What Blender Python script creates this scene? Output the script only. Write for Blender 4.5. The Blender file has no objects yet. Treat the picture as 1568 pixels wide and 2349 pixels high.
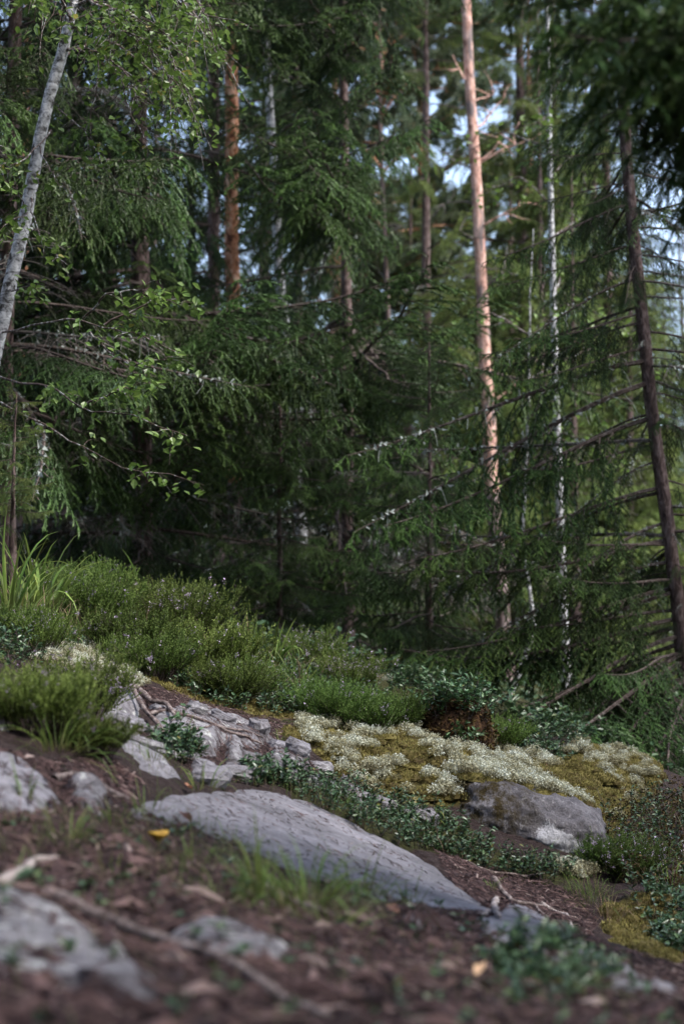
import bpy, math, random
import numpy as np
from mathutils import Vector, Matrix, Euler, Quaternion

rng = np.random.default_rng(11)
random.seed(11)
sc = bpy.context.scene
COL = sc.collection
R = math.radians

# ------------------------------------------------------------------ camera
PITCH = R(5.0)
cam = bpy.data.cameras.new('camera')
cam.sensor_fit = 'VERTICAL'; cam.sensor_height = 36.0; cam.lens = 50.0
cam.clip_start = 0.05; cam.clip_end = 800
cam.dof.use_dof = True; cam.dof.focus_distance = 5.4; cam.dof.aperture_fstop = 2.6
camo = bpy.data.objects.new('camera', cam); COL.objects.link(camo)
camo.location = (0, 0, 0); camo.rotation_euler = (math.pi/2 + PITCH, 0, 0)
sc.camera = camo

# ------------------------------------------------------------------ light
SUN_EL, SUN_AZ = R(56), R(118)        # azimuth clockwise from +Y (view direction)
w = bpy.data.worlds.new('World'); sc.world = w; w.use_nodes = True
wn = w.node_tree.nodes; wl = w.node_tree.links
bg = wn['Background']; bg.inputs['Strength'].default_value = 0.11
sky = wn.new('ShaderNodeTexSky'); sky.sky_type = 'NISHITA'; sky.sun_disc = False
sky.sun_elevation = SUN_EL; sky.sun_rotation = SUN_AZ
sky.air_density = 1.0; sky.dust_density = 2.0; sky.ozone_density = 1.2
hsv = wn.new('ShaderNodeHueSaturation'); hsv.inputs['Saturation'].default_value = 0.85   # thin high cloud
wl.new(sky.outputs[0], hsv.inputs['Color']); wl.new(hsv.outputs[0], bg.inputs['Color'])
sun = bpy.data.lights.new('sun', 'SUN'); sun.energy = 1.5; sun.angle = R(16); sun.color = (1.0, 0.96, 0.90)
suno = bpy.data.objects.new('sun', sun); COL.objects.link(suno)
sd = Vector((math.sin(SUN_AZ)*math.cos(SUN_EL), math.cos(SUN_AZ)*math.cos(SUN_EL), math.sin(SUN_EL)))
suno.rotation_euler = (-sd).to_track_quat('-Z', 'Y').to_euler()
sc.view_settings.view_transform = 'Standard'; sc.view_settings.look = 'None'
sc.view_settings.exposure = 2.1; sc.view_settings.gamma = 1.0
sc.view_settings.use_curve_mapping = False
sc.cycles.use_denoising = True
sc.cycles.max_bounces = 6; sc.cycles.diffuse_bounces = 3; sc.cycles.glossy_bounces = 2
sc.cycles.transmission_bounces = 3; sc.cycles.transparent_max_bounces = 4
sc.cycles.caustics_reflective = False; sc.cycles.caustics_refractive = False

# ------------------------------------------------------------------ projection (reference pixels 1568 x 2349)
CP, SP = math.cos(PITCH), math.sin(PITCH)
FPX = 3267.0
def P(u, v, d):
    a = (u-784.0)/FPX; b = (1174.5-v)/FPX
    return np.array([d*a, d*(CP - b*SP), d*(SP + b*CP)])

# ------------------------------------------------------------------ noise
def _h(i, j, s):
    n = (i*374761393 + j*668265263 + s*974634077) & 0xffffffff
    n = ((n ^ (n >> 13))*1274126177) & 0xffffffff
    n = n ^ (n >> 16)
    return (n & 0xffffff)/16777215.0
def vn(x, y, s=0):
    x = np.asarray(x, float); y = np.asarray(y, float)
    i = np.floor(x).astype(np.int64); j = np.floor(y).astype(np.int64)
    fx = x-i; fy = y-j; fx = fx*fx*(3-2*fx); fy = fy*fy*(3-2*fy)
    a = _h(i, j, s); b = _h(i+1, j, s); c = _h(i, j+1, s); d = _h(i+1, j+1, s)
    return (a*(1-fx)+b*fx)*(1-fy)+(c*(1-fx)+d*fx)*fy
def fbm(x, y, o=4, s=0):
    t = 0; amp = 0.5; f = 1.0
    for k in range(o):
        t = t+amp*(vn(x*f+k*17.3, y*f-k*9.1, s+k)-0.5); amp *= 0.5; f *= 2.03
    return t*2

# ------------------------------------------------------------------ terrain height
CTRL = [(0,2349,1.5),(400,2349,1.55),(784,2349,1.62),(1180,2349,1.75),(1568,2349,1.9),
 (0,2150,1.95),(300,2150,2.0),(600,2150,2.15),(900,2160,2.35),(1200,2250,2.25),(1568,2280,2.4),
 (0,1950,2.5),(330,1925,2.75),(600,2010,2.85),(820,2060,2.9),(1000,2110,3.0),(1200,2130,3.2),(1400,2230,2.9),(1560,2250,2.75),
 (0,1800,2.95),(150,1840,3.1),(330,1840,3.4),(500,1825,3.8),(600,1810,4.15),(720,1860,4.2),(850,1920,4.2),(1000,2010,4.0),(1070,2060,3.8),
 (700,1950,3.5),(560,1900,3.5),(420,1870,3.3),(1250,2110,3.7),(1350,2160,3.6),(1420,2180,3.5),
 (0,1640,3.6),(120,1730,3.35),(260,1700,3.9),(400,1760,4.0),(500,1770,4.3),
 (230,1590,4.8),(420,1620,5.0),(600,1690,4.9),(680,1780,4.7),(780,1840,4.6),(900,1910,4.6),(1000,1970,4.5),(1150,1985,4.6),(1330,2015,4.7),(1220,2045,4.4),
 (0,1450,5.2),(200,1545,5.2),(330,1570,5.3),(550,1650,5.3),(660,1660,5.4),
 (0,1420,6.0),(300,1500,6.0),(520,1570,6.0),(720,1640,6.0),(850,1670,6.0),
 (0,1390,7.0),(300,1425,7.0),(600,1490,7.0),(850,1560,7.0),(1000,1640,6.8),
 (720,1690,5.3),(820,1700,5.5),(960,1700,5.8),(1120,1740,5.9),(1280,1765,6.1),(1420,1770,6.6),(1510,1790,6.8),
 (760,1800,4.95),(860,1835,4.95),(970,1840,4.98),(1100,1820,5.05),(1200,1800,5.15),(1300,1840,5.2),(1390,1900,5.3),
 (1000,1905,4.75),(1120,1950,4.7),
 (1450,2010,5.0),(1540,2080,4.8),(1568,1980,5.5),(1480,1900,5.6),(1568,1850,6.6),
 (1240,1690,8.0),(1450,1740,8.5),(1200,1620,10.),(1400,1660,11.),(1200,1560,16.),(700,1510,11.),(0,1400,9.),(0,1420,14.),(900,1545,14.),(1500,1600,18.)]
CT = np.array([P(*c) for c in CTRL])
def base_h(x, y):
    xx = 7*np.tanh(np.asarray(x)/7.0)
    hill = 0.02*np.maximum(np.asarray(y)-40, 0)
    return -0.36-0.13*xx+hill
LK = 0.9
def _k(r): return (1+r/LK)*np.exp(-r/LK)
_D = np.hypot(CT[:,None,0]-CT[None,:,0], CT[:,None,1]-CT[None,:,1])
_W = np.linalg.solve(_k(_D)+0.02*np.eye(len(CT)), CT[:,2]-base_h(CT[:,0], CT[:,1]))
BANK = P(1475,2115,4.5)
def H0(x, y):
    x = np.asarray(x, float); y = np.asarray(y, float); sh = x.shape
    xf = x.ravel(); yf = y.ravel(); out = base_h(xf, yf)
    near = (np.abs(xf) < 9) & (yf > -4) & (yf < 24)
    idx = np.nonzero(near)[0]
    for c in range(0, len(idx), 20000):
        k = idx[c:c+20000]
        r = np.hypot(xf[k,None]-CT[None,:,0], yf[k,None]-CT[None,:,1])
        out[k] += _k(r) @ _W
    out += .085*np.exp(-(((xf-BANK[0])/.13)**2+((yf-BANK[1])/.16)**2))      # mossy bank
    return out.reshape(sh)
def H(x, y):
    x = np.asarray(x, float); y = np.asarray(y, float)
    z = H0(x, y)
    sc_ = np.clip((y+3)/8, 0.5, 1.5)
    calm = np.clip(sdist(SLABXY, x, y)/.12+.6, 0, 1) if SLABXY is not None else 0      # soil lies thin and level over the slab
    sc_ = sc_*(1-.75*calm)
    z = z + sc_*(0.035*fbm(x*1.6, y*1.6, 3, 5)+0.022*fbm(x*6, y*6, 3, 9)) + 0.013*fbm(x*24, y*24, 2, 3)
    return z
SLABXY = None
def G(u, v, dmin=0.9, dmax=60):
    """point of the ground seen at reference pixel (u, v)"""
    ds = np.exp(np.linspace(math.log(dmin), math.log(dmax), 1500))
    a = (u-784.0)/FPX; b = (1174.5-v)/FPX
    X = ds*a; Y = ds*(CP-b*SP); Z = ds*(SP+b*CP)
    hit = np.nonzero(Z < H0(X, Y))[0]
    k = hit[0] if len(hit) else len(ds)-1
    if Y[k] > 13 and v < 1470: return G(u, v+8, dmin, dmax)      # just over the brow: step down onto it
    return np.array([X[k], Y[k], Z[k]])
def Gpoly(px, dmin=0.9): return np.array([G(u, v, dmin)[:2] for u, v in px])
def sdist(poly, x, y):
    """signed distance, positive inside"""
    n = len(poly); d = np.full(x.shape, 1e9); ins = np.zeros(x.shape, bool)
    for i in range(n):
        ax, ay = poly[i]; bx, by = poly[(i+1) % n]
        ex, ey = bx-ax, by-ay; L = ex*ex+ey*ey+1e-12
        t = np.clip(((x-ax)*ex+(y-ay)*ey)/L, 0, 1)
        d = np.minimum(d, np.hypot(x-ax-t*ex, y-ay-t*ey))
        c = ((ay > y) != (by > y)) & (x < (bx-ax)*(y-ay)/(by-ay+1e-15)+ax)
        ins ^= c
    return np.where(ins, d, -d)
SLABXY = Gpoly([(285,1850),(430,1812),(560,1803),(700,1835),(830,1898),(940,1952),(1085,2055),(1150,2105),(1120,2125),(980,2110),(830,2095),(690,2060),(560,2000),(420,1940),(310,1895)])
def sample_poly(poly, n):
    lo = poly.min(0); hi = poly.max(0); out = []
    m = 0
    while m < n:
        q = rng.uniform(lo, hi, (n*3, 2)); s = sdist(poly, q[:,0], q[:,1]); q = q[s > 0]
        out.append(q); m += len(q)
        if len(q) == 0: break
    return np.concatenate(out)[:n]

# ------------------------------------------------------------------ materials
def new_mat(name):
    m = bpy.data.materials.new(name); m.use_nodes = True
    nt = m.node_tree; bs = nt.nodes['Principled BSDF']
    return m, nt, bs
def ramp(nt, stops, fac=None):
    r = nt.nodes.new('ShaderNodeValToRGB'); e = r.color_ramp.elements
    while len(e) > 1: e.remove(e[-1])
    e[0].position = stops[0][0]; e[0].color = (*stops[0][1], 1)
    for p, c in stops[1:]:
        k = e.new(p); k.color = (*c, 1)
    if fac is not None: nt.links.new(fac, r.inputs[0])
    return r
def noise(nt, scale, detail=4, rough=0.55, vec=None, dist=0.0):
    n = nt.nodes.new('ShaderNodeTexNoise'); n.inputs['Scale'].default_value = scale
    n.inputs['Detail'].default_value = detail; n.inputs['Roughness'].default_value = rough
    n.inputs['Distortion'].default_value = dist
    if vec is not None: nt.links.new(vec, n.inputs['Vector'])
    return n
def coords(nt, kind='Object', scale=None, rot=None):
    t = nt.nodes.new('ShaderNodeTexCoord'); o = t.outputs[kind]
    if scale or rot:
        mp = nt.nodes.new('ShaderNodeMapping')
        if scale: mp.inputs['Scale'].default_value = scale
        if rot: mp.inputs['Rotation'].default_value = rot
        nt.links.new(o, mp.inputs[0]); o = mp.outputs[0]
    return o
def mixc(nt, fac, a, b):
    m = nt.nodes.new('ShaderNodeMix'); m.data_type = 'RGBA'
    for val, s in ((fac, m.inputs[0]), (a, m.inputs[6]), (b, m.inputs[7])):
        if isinstance(val, (int, float)): s.default_value = val
        elif isinstance(val, tuple): s.default_value = (*val, 1)
        else: nt.links.new(val, s)
    return m.outputs[2]
def bump(nt, bs, hgt, dist, strength=1.0):
    b = nt.nodes.new('ShaderNodeBump'); b.inputs['Distance'].default_value = dist; b.inputs['Strength'].default_value = strength
    nt.links.new(hgt, b.inputs['Height']); nt.links.new(b.outputs[0], bs.inputs['Normal']); return b
def attr(nt, name):
    a = nt.nodes.new('ShaderNodeAttribute'); a.attribute_name = name; return a

def leaf_mat(name, stops, rough=0.5, transl=0.25, hue=0.04, spec=0.16, val=0.35):
    """stops along vertex attribute 'v'; small per-object change of tint"""
    m, nt, bs = new_mat(name)
    r = ramp(nt, stops, attr(nt, 'v').outputs['Fac'])
    oi = nt.nodes.new('ShaderNodeObjectInfo')
    hs = nt.nodes.new('ShaderNodeHueSaturation')
    mr = nt.nodes.new('ShaderNodeMapRange'); mr.inputs['To Min'].default_value = 0.5-hue; mr.inputs['To Max'].default_value = 0.5+hue*0.6
    nt.links.new(oi.outputs['Random'], mr.inputs[0]); nt.links.new(mr.outputs[0], hs.inputs['Hue'])
    mv = nt.nodes.new('ShaderNodeMapRange'); mv.inputs['To Min'].default_value = 1-val; mv.inputs['To Max'].default_value = 1+val
    ml = nt.nodes.new('ShaderNodeMath'); ml.operation = 'FRACT'
    mm = nt.nodes.new('ShaderNodeMath'); mm.operation = 'MULTIPLY'; mm.inputs[1].default_value = 7.31
    nt.links.new(oi.outputs['Random'], mm.inputs[0]); nt.links.new(mm.outputs[0], ml.inputs[0]); nt.links.new(ml.outputs[0], mv.inputs[0])
    nt.links.new(mv.outputs[0], hs.inputs['Value'])
    nt.links.new(r.outputs[0], hs.inputs['Color'])
    nt.links.new(hs.outputs[0], bs.inputs['Base Color'])
    bs.inputs['Roughness'].default_value = rough; bs.inputs['Specular IOR Level'].default_value = spec
    if transl > 0:
        t = nt.nodes.new('ShaderNodeBsdfTranslucent'); nt.links.new(hs.outputs[0], t.inputs['Color'])
        mx = nt.nodes.new('ShaderNodeMixShader'); mx.inputs[0].default_value = transl
        nt.links.new(bs.outputs[0], mx.inputs[1]); nt.links.new(t.outputs[0], mx.inputs[2])
        nt.links.new(mx.outputs[0], nt.nodes['Material Output'].inputs['Surface'])
    return m

MAT = {}
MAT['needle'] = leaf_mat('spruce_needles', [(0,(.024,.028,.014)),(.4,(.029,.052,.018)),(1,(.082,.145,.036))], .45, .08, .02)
MAT['needle_light'] = leaf_mat('pale_lit_spruce_needles', [(0,(.042,.054,.018)),(.45,(.088,.130,.034)),(1,(.20,.26,.07))], .5, .15, .02)  # paler copy of the needles; brightness of lit crowns is put into the colour
MAT['pine_needle'] = leaf_mat('pine_needles', [(0,(.09,.12,.07)),(.5,(.155,.205,.12)),(1,(.24,.29,.185))], .5, .15, .03)
MAT['birch_leaf'] = leaf_mat('birch_leaves', [(0,(.075,.14,.028)),(.5,(.13,.225,.045)),(.93,(.20,.30,.08)),(1,(.36,.24,.05))], .38, .4, .012, .5, .2)
MAT['heather'] = leaf_mat('heather_shoots', [(0,(.055,.035,.017)),(.3,(.055,.080,.018)),(.65,(.082,.140,.028)),(1,(.15,.215,.055))], .6, .2, .025)
MAT['flower'] = leaf_mat('heather_flowers', [(0,(.36,.26,.40)),(1,(.66,.55,.72))], .7, .25, .02)
MAT['lingon'] = leaf_mat('lingonberry_leaves', [(0,(.035,.070,.035)),(.5,(.070,.135,.062)),(.9,(.12,.20,.07)),(1,(.24,.22,.06))], .34, .12, .02, .4)
MAT['brown_leaf'] = leaf_mat('brown_dead_leaves', [(0,(.025,.015,.007)),(.6,(.06,.038,.014)),(1,(.11,.07,.025))], .7, .1, .02)
MAT['grass'] = leaf_mat('grass_blades', [(0,(.14,.14,.05)),(.3,(.105,.175,.036)),(1,(.20,.275,.075))], .45, .3, .035)
MAT['grass_dry'] = leaf_mat('dry_grass', [(0,(.20,.14,.09)),(1,(.42,.32,.20))], .6, .2, .02)
MAT['moss'] = leaf_mat('moss_shoots', [(0,(.045,.032,.015)),(.4,(.125,.106,.034)),(1,(.30,.275,.095))], .8, .2, .02, .1)
MAT['lichen'] = leaf_mat('reindeer_lichen', [(0,(.16,.14,.08)),(.35,(.38,.36,.22)),(.7,(.57,.58,.46)),(1,(.72,.76,.68))], .9, .15, .01, .1, .1)
MAT['twig_lichen'] = leaf_mat('grey_twig_lichen', [(0,(.20,.22,.20)),(1,(.45,.49,.46))], .9, .05, .01, .1)
MAT['litter'] = leaf_mat('needle_litter', [(0,(.024,.015,.015)),(.5,(.072,.044,.041)),(.82,(.17,.108,.096)),(1,(.42,.34,.30))], .8, .0, .01, .2)
MAT['fallen'] = leaf_mat('fallen_leaf', [(0,(.36,.17,.08)),(1,(.55,.33,.22))], .6, .15, .03)

def bark(name, c0, c1, c2, sx, sz, bmp, thr=(.35,.5,.68), rough=.9, streak=None):
    m, nt, bs = new_mat(name)
    co = coords(nt, 'Object', (sx, sx, sz))
    n = noise(nt, 1.0, 6, .65, co, .6)
    r = ramp(nt, [(thr[0], c0), (thr[1], c1), (thr[2], c2)], n.outputs['Fac'])
    col = r.outputs[0]
    if streak:
        n2 = noise(nt, 1.0, 3, .6, coords(nt, 'Object', streak[1]))
        r2 = ramp(nt, [(streak[2], (0,0,0)), (streak[2]+.08, (1,1,1))], n2.outputs['Fac'])
        col = mixc(nt, r2.outputs[0], col, streak[0])
    nt.links.new(col, bs.inputs['Base Color']); bs.inputs['Roughness'].default_value = rough
    bs.inputs['Specular IOR Level'].default_value = .2
    bump(nt, bs, n.outputs['Fac'], bmp)
    return m
MAT['spruce_bark'] = bark('spruce_bark', (.042,.029,.027), (.115,.078,.07), (.26,.20,.19), 38, 14, .015)
MAT['twig'] = bark('spruce_twig_bark', (.03,.023,.02), (.075,.055,.048), (.16,.14,.13), 60, 40, .004)
MAT['dead_twig'] = bark('dead_grey_twigs', (.05,.042,.038), (.11,.095,.085), (.22,.20,.19), 60, 40, .004)
MAT['pine_bark'] = bark('flaky_orange_pine_bark', (.09,.032,.02), (.43,.19,.10), (.66,.42,.30), 16, 10, .03, (.37,.48,.64))
MAT['pale_pine_bark'] = bark('pale_pink_pine_bark', (.15,.075,.055), (.56,.32,.25), (.74,.50,.42), 15, 9, .02, (.36,.47,.64), .9, ((.22,.17,.16),(7,7,3.2),.56))
MAT['pine_base'] = bark('grey_brown_pine_bark', (.05,.035,.03), (.17,.12,.11), (.34,.27,.26), 16, 5, .03, (.34,.5,.66))
MAT['birch_bark'] = bark('birch_bark', (.07,.065,.06), (.36,.355,.36), (.68,.67,.67), 26, 38, .006, (.36,.49,.62), .8, ((.045,.04,.035),(24,24,14),.57))
MAT['birch_twig'] = bark('birch_twig_bark', (.05,.035,.03), (.11,.08,.07), (.40,.40,.39), 30, 30, .003, (.35,.52,.62))
MAT['root'] = bark('root_bark', (.05,.035,.032), (.15,.115,.105), (.33,.28,.265), 50, 50, .006)
MAT['root_pale'] = bark('pale_root_bark', (.12,.09,.08), (.30,.25,.23), (.52,.46,.44), 40, 40, .006)
MAT['peat'] = bark('peat_and_dead_stems', (.022,.011,.006), (.06,.03,.014), (.13,.07,.03), 70, 50, .03)

def rock_mat(name, base, light, dark, stain=.58, scale=1.0, lich=.72, grain=(1,1,1)):
    m, nt, bs = new_mat(name)
    co = coords(nt)
    rot = coords(nt, 'Object', (1.3, 7, 7), (0, R(17), R(-14)))
    n1 = noise(nt, 2.2*scale, 7, .65, co)
    n2 = noise(nt, 2.5*scale, 6, .7, rot, .5)
    n3 = noise(nt, 90*scale, 4, .7, co)
    n4 = noise(nt, 11*scale, 6, .7, co, .4)
    c = ramp(nt, [(.3, dark), (.48, base), (.7, light)], n1.outputs['Fac']).outputs[0]
    st = ramp(nt, [(stain-.08, (0,0,0)), (stain+.2, (1,1,1))], n2.outputs['Fac']).outputs[0]
    c = mixc(nt, st, c, tuple(x*.62 for x in dark))
    li = ramp(nt, [(lich-.12, (0,0,0)), (lich-.05, (1,1,1))], n4.outputs['Fac']).outputs[0]
    c = mixc(nt, li, c, (.55,.55,.53))
    gr = ramp(nt, [(.3, (.72,.72,.72)), (.7, (1.2,1.2,1.2))], n3.outputs['Fac']).outputs[0]
    mu = nt.nodes.new('ShaderNodeMix'); mu.data_type = 'RGBA'; mu.blend_type = 'MULTIPLY'; mu.inputs[0].default_value = 1
    nt.links.new(c, mu.inputs[6]); nt.links.new(gr, mu.inputs[7])
    nt.links.new(mu.outputs[2], bs.inputs['Base Color'])
    bs.inputs['Roughness'].default_value = .85; bs.inputs['Specular IOR Level'].default_value = .25
    ad = nt.nodes.new('ShaderNodeMath'); ad.operation = 'ADD'
    s1 = nt.nodes.new('ShaderNodeMath'); s1.operation = 'MULTIPLY'; s1.inputs[1].default_value = .25
    nt.links.new(n3.outputs['Fac'], s1.inputs[0]); nt.links.new(n2.outputs['Fac'], ad.inputs[0]); nt.links.new(s1.outputs[0], ad.inputs[1])
    bump(nt, bs, ad.outputs[0], .03)
    return m
MAT['rock'] = rock_mat('grey_gneiss', (.215,.205,.225), (.31,.295,.325), (.11,.105,.115), .57, 1.0, .80)
MAT['rock_pale'] = rock_mat('pale_gneiss', (.27,.255,.275), (.42,.405,.42), (.11,.095,.10), .52, 1.6, .70)
MAT['rock_lichen'] = rock_mat('dark_lichened_rock', (.115,.105,.11), (.22,.21,.215), (.035,.028,.022), .50, 2.4, .68)

def boulder_mat():
    m, nt, bs = new_mat('lichened_boulder'); co = coords(nt)
    n1 = noise(nt, 7, 6, .7, co); n2 = noise(nt, 34, 6, .75, coords(nt, 'Object', (1.4,1.4,.7))); n3 = noise(nt, 120, 4, .7, co)
    c = ramp(nt, [(.32,(.07,.062,.066)),(.5,(.15,.14,.152)),(.68,(.26,.245,.26))], n1.outputs['Fac']).outputs[0]
    def patch(a, n, lo, hi):
        ad = nt.nodes.new('ShaderNodeMath'); ad.operation = 'ADD'; nt.links.new(a, ad.inputs[0]); nt.links.new(n.outputs['Fac'], ad.inputs[1])
        return ramp(nt, [(lo,(0,0,0)),(hi,(1,1,1))], ad.outputs[0]).outputs[0]
    sp = ramp(nt, [(.56,(0,0,0)),(.66,(1,1,1))], n2.outputs['Fac']).outputs[0]
    c = mixc(nt, sp, c, (.36,.345,.35))
    dm = ramp(nt, [(.42,(0,0,0)),(.56,(1,1,1))], noise(nt, 16, 6, .75, coords(nt, 'Object', (1.2,1.2,.8))).outputs['Fac']).outputs[0]
    mul = nt.nodes.new('ShaderNodeMath'); mul.operation = 'MULTIPLY'; nt.links.new(dm, mul.inputs[0]); nt.links.new(attr(nt,'moss').outputs['Fac'], mul.inputs[1])
    c = mixc(nt, mul.outputs[0], c, (.05,.036,.012))
    c = mixc(nt, patch(attr(nt,'crust').outputs['Fac'], n2, .80, .90), c, (.60,.59,.62))
    gr = ramp(nt, [(.3,(.65,.65,.65)),(.7,(1.2,1.2,1.2))], n3.outputs['Fac']).outputs[0]
    mu = nt.nodes.new('ShaderNodeMix'); mu.data_type = 'RGBA'; mu.blend_type = 'MULTIPLY'; mu.inputs[0].default_value = 1
    nt.links.new(c, mu.inputs[6]); nt.links.new(gr, mu.inputs[7]); nt.links.new(mu.outputs[2], bs.inputs['Base Color'])
    bs.inputs['Roughness'].default_value = .9; bs.inputs['Specular IOR Level'].default_value = .2
    bump(nt, bs, n2.outputs['Fac'], .025); return m

def ground_mat():
    m, nt, bs = new_mat('forest_floor')
    co = coords(nt)
    n1 = noise(nt, 3.0, 6, .6, co); n2 = noise(nt, 34, 6, .75, co); n3 = noise(nt, 110, 4, .7, coords(nt, 'Object', (.35,1,1), (0,0,R(25))))
    lit = ramp(nt, [(.28,(.012,.008,.008)),(.45,(.034,.022,.021)),(.58,(.07,.049,.046)),(.72,(.16,.13,.125))], n3.outputs['Fac']).outputs[0]
    lit2 = ramp(nt, [(.3,(.013,.009,.009)),(.55,(.04,.027,.025)),(.75,(.12,.09,.085))], n2.outputs['Fac']).outputs[0]
    lit = mixc(nt, .5, lit, lit2)
    mos = ramp(nt, [(.25,(.03,.022,.010)),(.5,(.085,.07,.022)),(.75,(.16,.145,.05))], n2.outputs['Fac']).outputs[0]
    grn = ramp(nt, [(.25,(.020,.017,.009)),(.5,(.042,.042,.016)),(.75,(.08,.088,.032))], n2.outputs['Fac']).outputs[0]
    a1 = attr(nt, 'moss').outputs['Fac']; a2 = attr(nt, 'green').outputs['Fac']
    def edge(a):
        ad = nt.nodes.new('ShaderNodeMath'); ad.operation = 'ADD'
        nt.links.new(a, ad.inputs[0]); nt.links.new(n1.outputs['Fac'], ad.inputs[1])
        return ramp(nt, [(.85,(0,0,0)),(1.0,(1,1,1))], ad.outputs[0]).outputs[0]
    c = mixc(nt, edge(a2), lit, grn); c = mixc(nt, edge(a1), c, mos)
    nt.links.new(c, bs.inputs['Base Color']); bs.inputs['Roughness'].default_value = .95; bs.inputs['Specular IOR Level'].default_value = .15
    bump(nt, bs, n2.outputs['Fac'], .03); return m
MAT['ground'] = ground_mat()

# ------------------------------------------------------------------ mesh helpers
class Geo:
    def __init__(s): s.V = []; s.T = []; s.M = []; s.A = []; s.n = 0
    def add(s, V, T, mi=0, a=0.5):
        V = np.asarray(V, float); T = np.asarray(T, np.int64)
        if len(V) == 0: return
        s.V.append(V); s.T.append(T+s.n)
        s.M.append(np.full(len(T), mi, np.int32) if np.isscalar(mi) else np.asarray(mi, np.int32))
        s.A.append(np.full(len(V), a, float) if np.isscalar(a) else np.asarray(a, float)); s.n += len(V)
    def arr(s):
        if not s.V: return (np.zeros((0,3)), np.zeros((0,3), int), np.zeros(0, int), np.zeros(0))
        return np.concatenate(s.V), np.concatenate(s.T), np.concatenate(s.M), np.concatenate(s.A)
    def geo(s, g, mat4=None, shade=None):
        V, T, M, A = g
        if mat4 is not None: V = V @ mat4[:3,:3].T + mat4[:3,3]
        s.add(V, T, M, A if shade is None else np.clip(A+shade, 0, 1))
def mesh(name, g, mats, smooth=False, extra=None):
    V, T, M, A = g.arr() if isinstance(g, Geo) else g
    me = bpy.data.meshes.new(name)
    me.vertices.add(len(V)); me.vertices.foreach_set('co', V.astype(np.float32).ravel())
    me.loops.add(len(T)*3); me.loops.foreach_set('vertex_index', T.astype(np.int32).ravel())
    me.polygons.add(len(T)); me.polygons.foreach_set('loop_start', np.arange(0, len(T)*3, 3, dtype=np.int32))
    for m in mats: me.materials.append(MAT[m] if isinstance(m, str) else m)
    me.polygons.foreach_set('material_index', M.astype(np.int32))
    me.polygons.foreach_set('use_smooth', np.full(len(T), smooth))
    at = me.attributes.new('v', 'FLOAT', 'POINT'); at.data.foreach_set('value', A.astype(np.float32))
    for k, val in (extra or {}).items():
        b = me.attributes.new(k, 'FLOAT', 'POINT'); b.data.foreach_set('value', val.astype(np.float32))
    me.update(calc_edges=True)
    return me
def link(name, me, parent=None, loc=None, rot=None, scl=None):
    o = bpy.data.objects.new(name, me); COL.objects.link(o)
    if parent is not None: o.parent = parent
    if loc is not None: o.location = loc
    if rot is not None: o.rotation_euler = rot
    if scl is not None: o.scale = (scl,)*3 if np.isscalar(scl) else scl
    return o
def tag(o, label, cat, group=None):
    o['label'] = label; o['category'] = cat
    if group: o['group'] = group
    return o
def thing(name, label, cat, loc, group=None, rotz=0.0):
    o = bpy.data.objects.new(name, None); COL.objects.link(o); o.empty_display_size = .1
    o.location = loc; o.rotation_euler = (0, 0, rotz)
    return tag(o, label, cat, group)
def wpart(name, me, t):
    """part whose mesh is in world coordinates"""
    return link(name, me, t, tuple(-np.array(t.location)))
def tube(pts, rad, sides=6, a=0.5, cap=True):
    pts = np.asarray(pts, float); n = len(pts); rad = np.broadcast_to(np.asarray(rad, float), (n,))
    tg = np.gradient(pts, axis=0); tg /= np.linalg.norm(tg, axis=1)[:,None]+1e-9
    ref = np.array([0,0,1.0]) if abs(tg[:,2]).mean() < .8 else np.array([1.0,0,0])
    s = np.cross(tg, ref); s /= np.linalg.norm(s, axis=1)[:,None]+1e-9; q = np.cross(tg, s)
    th = np.linspace(0, 2*np.pi, sides, endpoint=False)
    V = pts[:,None,:] + rad[:,None,None]*(np.cos(th)[None,:,None]*s[:,None,:]+np.sin(th)[None,:,None]*q[:,None,:])
    V = V.reshape(-1, 3); i = np.arange(n-1)[:,None]*sides; j = np.arange(sides)[None,:]; k = (j+1) % sides
    A = (i+j).ravel(); B = (i+k).ravel(); C = (i+sides+k).ravel(); D = (i+sides+j).ravel()
    T = np.concatenate([np.stack([A,B,C],1), np.stack([A,C,D],1)])
    if cap:
        V = np.vstack([V, pts[-1]+tg[-1]*rad[-1]*.5]); e = (n-1)*sides
        T = np.concatenate([T, np.stack([e+np.arange(sides), e+(np.arange(sides)+1) % sides, np.full(sides, len(V)-1)],1)])
    return V, T
def unit(a): return a/(np.linalg.norm(a, axis=-1, keepdims=True)+1e-9)
def needles(p0, p1, per_m, nl, nw, spread=50, a0=None, r=rng):
    """spindly leaves set all round the segments p0-p1"""
    seg = p1-p0; L = np.linalg.norm(seg, axis=1)
    cnt = r.poisson(L*per_m); idx = np.repeat(np.arange(len(L)), cnt); m = len(idx)
    if m == 0: return np.zeros((0,3)), np.zeros((0,3), int), np.zeros(0)
    t = r.random(m)[:,None]; b = p0[idx]+seg[idx]*t; d = unit(seg[idx])
    q = r.normal(size=(m,3)); q = unit(q-d*(q*d).sum(1)[:,None])
    ang = np.radians(spread*r.uniform(.6,1.3,m))[:,None]
    dr = d*np.cos(ang)+q*np.sin(ang); wv = unit(np.cross(dr, r.normal(size=(m,3))))*nw*.5
    ln = nl*r.uniform(.7,1.2,m)[:,None]
    V = np.stack([b-wv, b+wv, b+dr*ln], 1).reshape(-1,3); T = np.arange(3*m).reshape(-1,3)
    av = (a0[idx] if a0 is not None else np.full(m,.5))+r.normal(0,.13,m)
    return V, T, np.repeat(np.clip(av,0,1), 3)
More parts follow.
